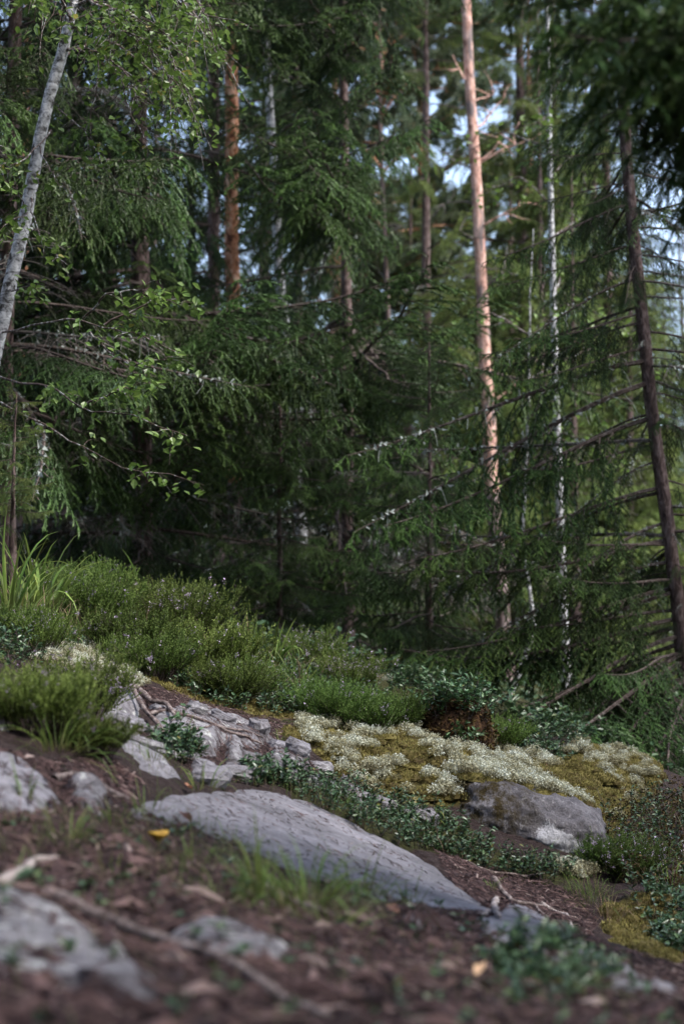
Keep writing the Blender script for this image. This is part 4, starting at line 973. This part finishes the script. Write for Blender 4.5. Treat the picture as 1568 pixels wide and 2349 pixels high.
# ------------------------------------------------------------------ heather
def heather_bush(seed, rad=.30, ht=.30, stems=210, nfl=26):
    r = np.random.default_rng(seed); g = Geo(); fl = Geo(); S0=[]; S1=[]; SA=[]
    for k in range(stems):
        a = r.uniform(0,6.28); rr = rad*.35*math.sqrt(r.random()); b = np.array([rr*math.cos(a),rr*math.sin(a),-.02])
        out = r.random()**.7; d = unit(np.array([math.cos(a)*out*1.1,math.sin(a)*out*1.1,1.0])+r.normal(0,.12,3)); L = ht*r.uniform(.7,1.15)*math.sqrt(1+out*out*.35)
        pl = bend(b, d, L, 6, .12-.25*out, .07, r); V, T = tube(pl, np.linspace(.0022,.0009,7), 3, cap=False); g.add(V, T, 1)
        for i in range(2,6): S0.append(pl[i]); S1.append(pl[i+1]); SA.append(.15+.12*i)
        for q in range(r.integers(9,15)):
            f = r.uniform(.32,.98)*6; j = min(int(f),5); p = pl[j]+(pl[j+1]-pl[j])*(f-j); l = r.uniform(.03,.085)*(ht/.3)
            d2 = unit(unit(pl[j+1]-pl[j])+r.normal(0,.62,3)+np.array([0,0,.35])); m = p+d2*l*.5; e = m+unit(d2+np.array([0,0,.4]))*l*.5
            aa = .2+.11*f+r.normal(0,.08); S0 += [p,m]; S1 += [m,e]; SA += [aa,aa+.15]
            if k < nfl and q < 4 and f > 3:
                mm = r.integers(5,12); c = m+(e-m)*r.random((mm,1))+r.normal(0,.004,(mm,3)); V = (c[:,None,:]+r.normal(0,.0036,(mm,3,3))).reshape(-1,3)
                fl.add(V, np.arange(3*mm).reshape(-1,3), 0, np.repeat(r.random(mm),3))
    V, T, A = needles(np.array(S0), np.array(S1), 330, .0088, .0048, 40, np.array(SA), r); g.add(V, T, 0, A)
    return mesh('shoots', g, ['heather','twig']), mesh('flowers', fl, ['flower'])
HB = [heather_bush(300,.31,.24,210,16), heather_bush(301,.27,.29,170,26), heather_bush(302,.33,.21,190,10), heather_bush(303,.2,.28,90,34)]
HG = 'heather bushes on the slope'
def heather(label, u, v, k, s, d=None, sz=None, pos=None, dmin=.9):
    p = G(u, v, dmin) if d is None else P(u, v, d)
    z = float(HT(np.array([p[0]]), np.array([p[1]]))[0]) if d is None else p[2]
    t = thing('heather_bush', label, 'heather', (p[0],p[1],z), HG, rng.uniform(0,6.28))
    o = link('shoots', HB[k][0], t, None, None, (s,s,sz or s)); f = link('flower_spikes', HB[k][1], t, None, None, (s,s,sz or s)); o['kind'] = f['kind'] = 'stuff'
    return t
heather('wide flowering heather bush in the middle of the green slope', 470,1560,0,1.0)
heather('heather bush with dense lilac tips along its crest behind the wide one', 420,1490,1,.95)
heather('heather bush at the brow of the slope beside the tall grass', 190,1455,1,.95)
heather('tall dark topped heather bush on the brow below the dark trunk', 175,1400,1,.85)
heather('green heather bush between the tall grass and the lichen band', 300,1520,2,.95)
heather('heather bush hugging the lichen band in the slope', 340,1560,0,.75)
heather('heather bush in front of the bluish lingonberry clump', 350,1440,0,.95)
heather('low heather bush above the yellow moss strip', 520,1610,2,.75)
heather('small bare stemmed heather with reddish twigs above the litter', 575,1615,3,.6)
heather('feathery heather bush standing on the moss beside the hummock', 820,1685,2,.75)
heather('upright heather bush at the edge of the needle litter and moss', 745,1665,1,.62)
heather('heather bush leaning over the lichen beside the hummock', 890,1680,0,.72)
heather('pale flowering heather bush beyond the grass tussock', 800,1585,3,.75)
heather('heather bush with lilac flowers at the far brow', 720,1530,3,.7)
heather('thin heather with bright pink flower spikes beside the boulder', 1440,2030,3,.6)
heather('dark heather sprig in the shade beside the boulder toe', 1390,1995,2,.55)
heather('close blurred heather bush overhanging the hollow', 80,1685,0,.66)
heather('close blurred heather with pale flowers at the rock edge', 190,1650,3,.72)
heather('blurred heather clump hanging below the close bush', 215,1735,2,.45)
heather('low heather bush at the edge of the view above the lichen', 30,1470,2,.6)
heather('small heather bush under the grass at the brow', 90,1500,3,.6)
heather('heather bush behind the hummock in the shade', 1130,1720,2,.7)

# ------------------------------------------------------------------ lingonberry and blueberry
SV = np.array([[0,0,0],[.0045,.007,.001],[.0045,.015,.001],[0,.022,-.001],[-.0045,.015,.001],[-.0045,.007,.001],[0,.011,-.001]])
STT = np.array([[6,0,1],[6,1,2],[6,2,3],[6,3,4],[6,4,5],[6,5,0]])
def sprig(r, ht=.10, nleaf=14, g=None, org=(0,0,0), scale=1.0, spread=.35, mi=0, parts=None):
    pl = bend(np.array(org), [r.normal(0,spread),r.normal(0,spread),1], ht*r.uniform(.6,1.2), 4, .0, .12, r)
    V, T = tube(pl, np.linspace(.0014,.0008,5), 3, cap=False); g.add(V, T, 1)
    for k in range(nleaf):
        f = r.uniform(.25,1)*4; j = min(int(f),3); p = pl[j]+(pl[j+1]-pl[j])*(f-j)
        e = Euler((r.normal(.35,.35), r.normal(0,.4), r.uniform(0,6.28))); s = scale*r.uniform(.7,1.2); a = float(np.clip(r.normal(.5,.2),0,.92))
        if r.random() < .015: a = 1.0
        if parts is not None and len(parts) < 300: parts.append((p, e, s))
        else: g.add(SV*s @ np.array(e.to_matrix()).T+p, STT, mi, a)
SMALL = [mesh('leaf', (SV*s, STT, np.zeros(6,int), np.full(7,a)), ['lingon']) for s, a in ((1,.4),(.9,.55),(1.1,.7),(1,.25))]
gcov = Geo()
def cover(poly, n, ht=.08, nleaf=10, scale=1.0, zf=HT):
    p = sample_poly(poly, n); z = zf(p[:,0], p[:,1])
    for (x,y), zz in zip(p, z): sprig(rng, ht, nleaf, gcov, (x,y,zz-.005), scale)
cover(Z_LING, 520, .07, 11, .75)
cover(Gpoly([(560,1490),(760,1560),(900,1600),(860,1640),(690,1610),(560,1560)]), 420, .08, 10, 1.0)
cover(Gpoly([(420,1570),(560,1600),(700,1640),(680,1655),(540,1640),(400,1590)]), 200, .07, 10, .9)
cover(Gpoly([(640,1600),(740,1620),(730,1660),(650,1640)]), 90, .08, 10)
cover(Gpoly([(900,1570),(1000,1600),(1010,1650),(930,1640)]), 90, .10, 12, 1.1)
cover(Gpoly([(60,1455),(200,1470),(260,1500),(160,1500)]), 90, .06, 9)
cover(Gpoly([(370,1690),(450,1720),(470,1760),(400,1750)]), 60, .07, 10)
cover(Gpoly([(560,1770),(700,1800),(660,1820),(560,1800)]), 120, .06, 9)
cover(Gpoly([(1470,2060),(1600,2100),(1620,2200),(1540,2190)]), 200, .09, 11)
cover(Z_NEAR, 130, .03, 7, .8)
cover(Gpoly([(-60,1440),(50,1455),(80,1530),(-60,1540)]), 160, .09, 10, .9)
cover(Gpoly([(1230,1685),(1350,1700),(1340,1750),(1250,1738)]), 120, .10, 10, 1.0)
cover(Gpoly([(1380,1895),(1480,1840),(1600,1830),(1600,2060),(1470,2050),(1390,1985)]), 170, .13, 10, .9)
cover(Gpoly([(1060,1700),(1250,1715),(1300,1755),(1180,1735)]), 160, .10, 11, 1.1)
cover(Gpoly([(1200,1650),(1420,1680),(1480,1740),(1250,1720)]), 300, .16, 12, 1.6)
cover(Gpoly([(1120,2200),(1300,2190),(1420,2260),(1330,2330),(1180,2300)]), 110, .045, 9, .8)
for k in range(1100):       # leafy undergrowth under the trees
    x_, y_ = rng.uniform(-4,5.5), rng.uniform(7.2,16); sprig(rng, .20, 12, gcov, (x_,y_,float(H0(x_,y_))-.01), 2.4)
stuff('lingonberry_ground_cover', gcov, ['lingon','twig'], 'low glossy lingonberry and blueberry leaves covering the ground')
gb = Geo()
for x_, y_ in sample_poly(Gpoly([(1380,1895),(1480,1840),(1600,1830),(1600,2060),(1470,2050),(1390,1985)]), 380):
    z_ = float(H(np.array([x_]),np.array([y_]))[0])
    for q_ in range(7):
        e = Euler((rng.normal(0,.8),rng.normal(0,.8),rng.uniform(0,6.28))); gb.add(SV*rng.uniform(.45,.9) @ np.array(e.to_matrix()).T+np.array([x_,y_,z_+rng.uniform(.0,.11)])+rng.normal(0,.014,3), STT, 0, float(rng.random()))
stuff('brown_undergrowth', gb, ['brown_leaf'], 'rust brown dead undergrowth in the shade beside the boulder')
def berry_shrub(label, u, v, n, rad, ht, seed, scale=1.1, group='lingonberry shrubs', lift=0.0, dmin=.9):
    r = np.random.default_rng(seed); p = G(u, v, dmin); z = float(HT(np.array([p[0]]),np.array([p[1]]))[0])+lift
    t = thing('lingonberry_shrub', label, 'shrub', (p[0],p[1],z), group); g = Geo(); parts = []
    for k in range(n):
        a = r.uniform(0,6.28); q = math.sqrt(r.random())*rad
        sprig(r, ht, 15, g, (q*math.cos(a), q*math.sin(a), .06*(1-(q/rad)**2)), scale, .35, 0, parts)
    o = link('foliage', mesh('foliage', g, ['lingon','twig']), t); o['kind'] = 'stuff'
    for pp, e, s in parts[:300]: link('leaf', SMALL[r.integers(4)], t, tuple(pp), e, s)
    return t
# dark hummock of peat and dead stems with a lingonberry shrub on it
def hummock():
    r = np.random.default_rng(61); c = P(1045,1665,6.0); z = float(H0(c[0],c[1])); c[2] = z
    n, m = 40, 16; u, v = np.meshgrid(np.linspace(0,2*np.pi,n,endpoint=False), np.linspace(-.5,1.5,m))
    f = 1+.14*fbm(u*1.6, v*2, 3, 81)+.05*fbm(u*9, v*9, 2, 82)
    V = np.stack([np.cos(v)*np.cos(u)*.155*f, np.cos(v)*np.sin(u)*.15*f, np.sin(v)*.20*f],2).reshape(-1,3)
    i = (np.arange(m-1)[:,None]*n+np.arange(n)[None,:]).ravel(); j = (np.arange(m-1)[:,None]*n+(np.arange(n)[None,:]+1)%n).ravel()
    T = np.concatenate([np.stack([i,j,j+n],1), np.stack([i,j+n,i+n],1)]); g = Geo(); g.add(V, T)
    t = thing('peat_hummock', 'dark brown hummock of dead stems capped by a lingonberry shrub', 'hummock', tuple(c)); link('mound', mesh('mound', g, ['peat'], True), t)
    g = Geo()
    for k in range(420):
        a = r.uniform(0,6.28); s = r.uniform(-.2,1.2); p = np.array([math.cos(s)*math.cos(a)*.155,math.cos(s)*math.sin(a)*.15,math.sin(s)*.2])
        for q in range(4):
            e = Euler((r.normal(0,.8),r.normal(0,.8),r.uniform(0,6.28))); g.add(SV*.9 @ np.array(e.to_matrix()).T+p*r.uniform(1,1.15), STT, 0, float(r.random()))
    o = link('dead_leaves', mesh('dead_leaves', g, ['brown_leaf']), t); o['kind'] = 'stuff'
    return c
hc = hummock()
def shrub_at(label, c, n, rad, ht, seed, scale=1.1):
    r = np.random.default_rng(seed); t = thing('lingonberry_shrub', label, 'shrub', tuple(c), 'lingonberry shrubs'); g = Geo(); parts = []
    for k in range(n):
        a = r.uniform(0,6.28); q = math.sqrt(r.random())*rad; sprig(r, ht, 15, g, (q*math.cos(a),q*math.sin(a),-.06*(q/rad)**2), scale, .5, 0, parts)
    o = link('foliage', mesh('foliage', g, ['lingon','twig']), t); o['kind'] = 'stuff'
    for pp, e, s in parts[:300]: link('leaf', SMALL[r.integers(4)], t, tuple(pp), e, s)
shrub_at('bluish green lingonberry shrub crowning the dark hummock', hc+np.array([0,-.02,.17]), 85, .13, .16, 62, 1.2)
shrub_at('lingonberry sprigs hanging on the face of the dark hummock', hc+np.array([.02,-.17,.05]), 12, .05, .10, 63, 1.1)
berry_shrub('bluish lingonberry clump with red berries at the brow beside the dark spruce', 420,1400,55,.14,.16,64,1.2)
berry_shrub('blueberry sprigs growing in the crack below the pale rock ledge', 395,1725,16,.05,.08,65,1.0)
berry_shrub('lingonberry shrub beside the dark hummock over the moss', 945,1590,34,.12,.10,66)
berry_shrub('close blurred blueberry tuft on the near litter slope', 1250,2240,26,.09,.05,67,.9)

# ------------------------------------------------------------------ grass
def blade(L, w, curve, seed):
    r = np.random.default_rng(seed); n = 7; t = np.linspace(0,1,n)
    ang = curve*t**1.5; dx = np.cumsum(np.sin(ang))*L/n; dz = np.cumsum(np.cos(ang))*L/n
    wd = w*(1-t**2.2)*.5+.0002; g = Geo()
    V = np.concatenate([np.stack([dx,-wd,dz],1), np.stack([dx+wd*.25,0*wd,dz+.0],1), np.stack([dx,wd,dz],1)])
    T = []
    for i in range(n-1):
        for a, b in ((0,n),(n,2*n)): T += [[a+i,b+i,b+i+1],[a+i,b+i+1,a+i+1]]
    return V, np.array(T), np.zeros(len(T),int), np.concatenate([t,t,t])*.9
BL = [blade(.34,.0088,c,i) for i, c in enumerate((.5,.9,1.3,1.7,2.1))]
BLM = {m: [mesh('blade', b, [m]) for b in BL] for m in ('grass','grass_dry')}
GG = 'grass tussocks on the slope'
def tussock(label, u, v, n, L, rad=.03, mat='grass', d=None, lean=.45, seed=0, wide=1.0, dmin=.9, bias=None):
    r = np.random.default_rng(1200+seed); p = G(u,v,dmin); z = float(HT(np.array([p[0]]),np.array([p[1]]))[0])
    t = thing('grass_tussock', label, 'grass tuft', (p[0],p[1],z-.005), GG)
    for k in range(n):
        a = r.uniform(0,6.28) if bias is None else r.normal(bias,.7); q = rad*math.sqrt(r.random()); s = L/.34*r.uniform(.5,1.15)
        link('blade', BLM[mat][r.integers(5)], t, (q*math.cos(a),q*math.sin(a),0), Euler((r.normal(0,.15), abs(r.normal(0,lean)), a)), (s,s*wide,s))
tussock('tall pale grass tussock at the brow under the dark trunk', 85,1450,48,.46,.07,seed=1,lean=.28,wide=1.1)
tussock('tall grass tuft spilling over at the edge of the brow', 15,1455,40,.46,.06,seed=2,lean=.35)
tussock('arching grass tussock at the crest against the dark spruces', 580,1470,40,.36,.045,seed=3,lean=.4,wide=1.3)
tussock('few upright grass blades rising out of the heather crest', 335,1430,12,.40,.04,seed=4,lean=.2,wide=1.3)
tussock('grass blades standing in the heather beside the lingonberry clump', 265,1450,12,.42,.03,seed=5,lean=.2)
tussock('yellowish long grass blades in the middle of the leafy slope', 625,1550,14,.30,.02,seed=6,lean=.3,wide=1.5)
tussock('spreading grass tuft over the bluish leaf patch', 690,1595,24,.24,.05,seed=7,lean=.6)
tussock('pale thin grass in front of the wide heather bush', 520,1620,12,.14,.05,seed=8,lean=.5)
tussock('straw coloured thin grass on the pinkish outcrop',300,1720,30,.10,.05,'grass_dry',seed=81,lean=.7,wide=.5)
tussock('green grass tuft growing over the pinkish outcrop',350,1760,26,.11,.05,seed=82,lean=.6,wide=.7)
tussock('straw grass drooping below the needle strewn ledge',560,1770,26,.09,.05,'grass_dry',seed=83,lean=.8,wide=.4)
tussock('dark grass blades on the pale rock beside the moss', 640,1712,14,.09,.02,seed=9,lean=.4)
tussock('small grass tuft rooted in the bare soil of the path', 1127,2045,30,.065,.014,seed=10,lean=.25,wide=.8)
tussock('soft fine grass hanging over the mossy bank', 1360,2070,90,.13,.07,seed=11,lean=.8,wide=.45)
tussock('dry straw grass hanging down the bank under the soft grass', 1395,2110,70,.13,.05,'grass_dry',seed=12,lean=1.1,wide=.4)
tussock('dry straw grass fringe at the end of the mossy bank', 1500,2130,50,.12,.04,'grass_dry',seed=13,lean=1.1,wide=.4)
tussock('dark green grass blades at the shaded edge beside the mossy bank', 1540,2060,34,.24,.06,seed=14,lean=.6)
tussock('thin upright grass blades in front of the white lichen', 1235,2000,9,.13,.05,seed=15,lean=.2,wide=.7)
tussock('grass tuft in the blueberry patch below the mossy shoulder', 985,1905,12,.13,.05,seed=16,lean=.6)
tussock('grass edging the slab under the blueberry patch', 760,1870,26,.09,.09,seed=17,lean=.7,wide=.7)
tussock('blurred green grass tussock beside the smooth slab', 700,2085,80,.17,.06,seed=18,lean=.75,wide=1.0)
tussock('blurred bright grass tuft on the near litter above the pale rock', 600,2060,34,.16,.03,seed=19,lean=.4)
tussock('wide blurred grass patch at the end of the near slab', 820,2062,60,.14,.06,seed=20,lean=.85)
tussock('blurred yellow green grass blades beside the yellow mushroom', 265,1895,16,.10,.05,seed=21,lean=.7,wide=1.3)
tussock('blurred upright grass blades on the near rock', 60,1850,8,.10,.03,seed=22,lean=.4,wide=1.6)
tussock('blurred hanging grass under the close heather bush', 130,1735,90,.20,.05,seed=23,lean=1.2,wide=.6)
tussock('grass tuft on the pinkish outcrop above the smooth slab', 460,1815,22,.12,.04,seed=24,lean=.45)
for i_, (u_, v_, n_, L_, lab) in enumerate(((160,1930,30,.10,'blurred grass tuft below the dark hollow'),(440,1985,30,.09,'blurred grass tuft beyond the mushroom on the near litter'),(330,1870,24,.10,'grass tuft at the upper corner of the smooth slab'),
    (520,2060,34,.09,'blurred grass clump above the long pale rock'),(930,2075,26,.08,'blurred low grass at the lowest tip of the smooth slab'),(760,2130,30,.08,'blurred grass clump spreading below the wide grass patch'),(1330,2290,30,.06,'blurred grassy tuft beside the close blueberry tuft'),(260,2010,24,.07,'blurred thin grass over the near stick'))):
    tussock(lab, u_, v_, n_, L_, .05, seed=60+i_, lean=.7)
tussock('small grass tuft below the pale outcrop', 420,1700,12,.09,.03,seed=25,lean=.4)
tussock('blurred short grass at the top of the smooth slab', 540,1950,26,.07,.09,seed=26,lean=.9)
tussock('blurred grass blades on the near litter by the turquoise leaf', 30,2010,10,.09,.05,seed=27,lean=.8)
tussock('dry straw tuft at the brow under the dark trunk', 20,1330,26,.34,.04,'grass_dry',seed=28,lean=.5,wide=.4)
tussock('blurred olive moss grass at the bottom of the near slope', 1160,2300,26,.045,.05,seed=29,lean=.8)
tussock('thin grass strands arching out of the moss beside the hummock', 1110,1735,8,.16,.04,'grass_dry',seed=30,lean=.8,wide=.5)
# fine short grass among the cover
gg = Geo()
def fine_grass(poly, n, L=(.04,.1)):
    p = sample_poly(poly, n); z = HT(p[:,0],p[:,1])
    for (x,y), zz in zip(p,z):
        V, T, M, A = BL[rng.integers(5)]; s = rng.uniform(*L)/.34; e = Euler((0,abs(rng.normal(0,.5)),rng.uniform(0,6.28)))
        gg.add((V*np.array([s,s*rng.uniform(.35,.9),s])) @ np.array(e.to_matrix()).T+np.array([x,y,zz-.004]), T, int(rng.random() < .28), A)
fine_grass(Z_LING, 380); fine_grass(Gpoly([(560,1780),(700,1800),(800,1870),(690,1850),(560,1810)]), 220, (.03,.08))
fine_grass(Gpoly([(250,1850),(450,1880),(700,2000),(900,2080),(800,2120),(500,2010),(250,1920)]), 420, (.025,.06))
fine_grass(Gpoly([(560,1500),(780,1570),(860,1640),(600,1620),(450,1560)]), 260, (.06,.14)); fine_grass(Gpoly([(0,1400),(300,1440),(300,1540),(0,1490)]), 320, (.06,.16))
fine_grass(Gpoly([(1300,2010),(1400,2040),(1400,2080),(1290,2050)]), 240, (.03,.07)); fine_grass(Gpoly([(260,1680),(480,1790),(460,1820),(300,1770)]), 160, (.03,.07))
fine_grass(Gpoly([(1050,2190),(1400,2250),(1400,2349),(1100,2349)]), 160, (.02,.045))
fine_grass(Gpoly([(-40,1870),(200,1880),(450,1900),(700,2010),(900,2070),(980,2110),(760,2150),(500,2080),(250,1990),(-40,1980)]), 900, (.03,.085))
fine_grass(Z_NEAR, 500, (.02,.05)); fine_grass(Gpoly([(0,1380),(350,1400),(560,1480),(760,1560),(700,1640),(450,1560),(250,1520),(0,1480)]), 1500, (.10,.27))
fine_grass(Z_NEAR, 700, (.03,.07))
fine_grass(Gpoly([(330,1845),(560,1800),(700,1830),(940,1945),(1000,1990),(930,1930),(700,1815),(560,1785),(330,1830)]), 200, (.03,.07))
fine_grass(Gpoly([(1400,1900),(1600,1850),(1600,2100),(1460,2080)]), 260, (.08,.2))
stuff('short_grass', gg, ['grass','grass_dry'], 'short scattered grass blades among the leaves')

# ------------------------------------------------------------------ roots, sticks, leaves, mushroom
def root(label, px, rad, mat='root', lift=.012, arch=None, seed=0, name='root', forks=()):
    r = np.random.default_rng(1500+seed)
    def pts(px):
        p = np.array([G(u,v)[:2] for u,v in px]); n = 22; f = np.linspace(0,1,len(p)); t = np.linspace(0,1,n)
        xy = np.stack([np.interp(t,f,p[:,i]) for i in (0,1)],1)+np.cumsum(r.normal(0,.0022,(n,2)),0)
        z = HT(xy[:,0].copy(), xy[:,1].copy())+lift*rad/.010
        z = np.convolve(np.pad(z,2,'edge'), np.ones(5)/5, 'valid')
        if arch: z = z+arch*np.sin(np.pi*t)
        return np.column_stack([xy,z])
    q = pts(px); n = len(q)
    g = Geo(); V, T = tube(q, rad*np.linspace(1.1,.45,n)*(1+.15*np.sin(np.arange(n)*1.7)), 9); g.add(V, T)
    V2 = g.V[0]; V2 += r.normal(0,rad*.08,V2.shape)
    c = q[0]; t = thing(name, label, name.replace('_',' '), tuple(c), 'roots and sticks on the ground')
    wpart('stem', mesh('stem', g, [mat], True), t)
    for fx in forks:
        q2 = pts(fx); g = Geo(); V, T = tube(q2, rad*np.linspace(.7,.25,len(q2)), 7); g.add(V, T); wpart('fork', mesh('fork', g, [mat], True), t)
root('dark ridged root arching over the rounded pale rock', [(255,1583),(275,1588),(295,1608),(318,1640),(345,1665),(372,1685),(385,1705)], .011, arch=.02, seed=1)
root('second dark root running beside the arching one over the ledge', [(268,1580),(300,1590),(330,1612),(352,1637),(385,1655),(410,1680),(425,1692)], .011, arch=.015, seed=2)
root('thin grey root lying along the needle strewn ledge', [(340,1650),(420,1668),(520,1700),(600,1712)], .006, seed=3)
root('reddish root lying under the pale rock ledge', [(430,1690),(500,1698),(560,1712),(600,1722)], .007, 'root', seed=4)
root('dark forked root across the bare soil of the path', [(1135,2030),(1155,2055),(1180,2072),(1230,2085),(1262,2110),(1290,2140)], .008, seed=5, forks=([(1180,2072),(1215,2078),(1260,2080),(1300,2100)],))
root('pale bare root standing out beside the grass tuft on the path', [(1135,2065),(1132,2090),(1120,2108),(1135,2128)], .009, 'root_pale', seed=6, forks=([(1120,2108),(1110,2118),(1100,2120)],))
root('grey root along the upper edge of the path below the boulder', [(1060,1985),(1130,2000),(1190,2012),(1240,2020)], .006, seed=7)
root('blurred pale stick curved on the near litter', [(-20,2040),(30,2010),(60,1985),(105,1983)], .011, 'root_pale', seed=8, name='stick')
root('blurred reddish stick beside the wide grass patch', [(740,2040),(790,2042),(840,2040),(865,2036)], .006, 'root', seed=9, name='stick', lift=.02)
root('long dark blurred root running down the near slope', [(130,2070),(300,2140),(480,2220),(640,2290),(780,2349)], .010, seed=10)
root('dark blurred root above the long pale rock', [(560,2010),(650,2060),(720,2100),(760,2110)], .008, seed=11)
root('thin grey root crossing the soil near the mossy bank', [(1240,2075),(1300,2100),(1340,2150),(1400,2180)], .006, 'root_pale', seed=12)
root('twisted dark root in the hollow under the close heather', [(120,1800),(180,1790),(250,1830),(300,1850)], .009, seed=13)
def fallen(label, u, v, s, mat='fallen', a=.5, seed=0, d=None):
    r = np.random.default_rng(1700+seed); p = G(u,v); z = float(HT(np.array([p[0]]),np.array([p[1]]))[0])
    V = LV.copy(); V[:,2] += 9*V[:,0]**2+np.array([0,.004,.006,.004,.008,-.002,.003,.005,0]); me = mesh('fallen_leaf', (V*s, LT, np.zeros(8,int), np.full(9,a)), [mat], True)
    o = link('fallen_leaf', me, None, (p[0],p[1],z+.012), Euler((r.normal(.5,.2),r.normal(0,.3),r.uniform(0,6.28)))); tag(o, label, 'leaf', 'fallen leaves')
fallen('orange brown fallen leaf in the grass below the cracked rock', 741-90,1730+72,.7,seed=1)
fallen('pinkish fallen leaf lying among the lichen cushions', 1103,1778,.75,a=.9,seed=2)
fallen('small tan leaf at the top edge of the mossy shoulder', 1003,1638,.6,a=1,seed=3)
fallen('tan leaf caught on the moss above the boulder', 1252,1762,.6,a=.6,seed=4)
fallen('brown curled leaf at the foot of the wide heather', 320,1562,.6,a=.2,seed=5)
fallen('orange leaf in the grass on the pale outcrop', 440,1820,.6,a=.2,seed=6)
fallen('blurred pale pink leaf on the litter below the mushroom', 440,1905,.8,a=1,seed=7)
fallen('blurred tan bark coloured leaf on the near slope', 915,2105,.55,a=.9,seed=8)
fallen('blurred pale leaf low in the near litter', 1090,2240,.6,a=1,seed=9)
fallen('blurred orange leaf at the bottom of the near litter', 905,2270,.4,a=.0,seed=10)
fallen('pale leaf on the mossy bank below the dry straw', 1465,2120,.5,a=1,seed=11)
fallen('yellowing leaf on the leafy patch below the lichen', 950,1865,.8,'birch_leaf',.97,seed=12)
fallen('bluish green blurred leaf on the near litter', 25,2090,1.0,'lingon',.5,seed=13)
def mushroom():
    p = G(362,1935); z = float(HT(np.array([p[0]]),np.array([p[1]]))[0])
    m, nt, bs = new_mat('yellow_mushroom_skin'); n = noise(nt, 60, 3, .5, coords(nt)); r_ = ramp(nt, [(.3,(.42,.22,.02)),(.7,(.68,.42,.05))], n.outputs['Fac']); nt.links.new(r_.outputs[0], bs.inputs['Base Color']); bs.inputs['Roughness'].default_value = .5
    m2, nt2, b2 = new_mat('mushroom_stalk'); n = noise(nt2, 40, 3, .5, coords(nt2)); r2 = ramp(nt2, [(.3,(.20,.10,.02)),(.7,(.40,.25,.08))], n.outputs['Fac']); nt2.links.new(r2.outputs[0], b2.inputs['Base Color'])
    t = thing('mushroom', 'small yellow mushroom with dished cap on the near litter', 'mushroom', (p[0],p[1],z))
    prof = [(0,.018),(.006,.020),(.012,.026),(.018,.030),(.021,.029),(.020,.025),(.013,.018),(.005,.012)]; k = 18; th = np.linspace(0,2*np.pi,k,endpoint=False)
    V = np.array([[r*math.cos(a)*(1+.08*math.sin(3*a)), r*math.sin(a), zz+.002*math.sin(2*a)] for r, zz in prof for a in th]); T = []
    for i in range(len(prof)-1):
        for j in range(k): q = (j+1)%k; T += [[i*k+j,i*k+q,i*k+k+q],[i*k+j,i*k+k+q,i*k+k+j]]
    g = Geo(); g.add(V, np.array(T)); link('cap', mesh('cap', g, [m], True), t)
    V, T = tube(np.array([[0,0,-.01],[.001,0,.006],[0,.001,.016]]), [.005,.0042,.006], 10); g = Geo(); g.add(V, T); link('stalk', mesh('stalk', g, [m2], True), t)
mushroom()
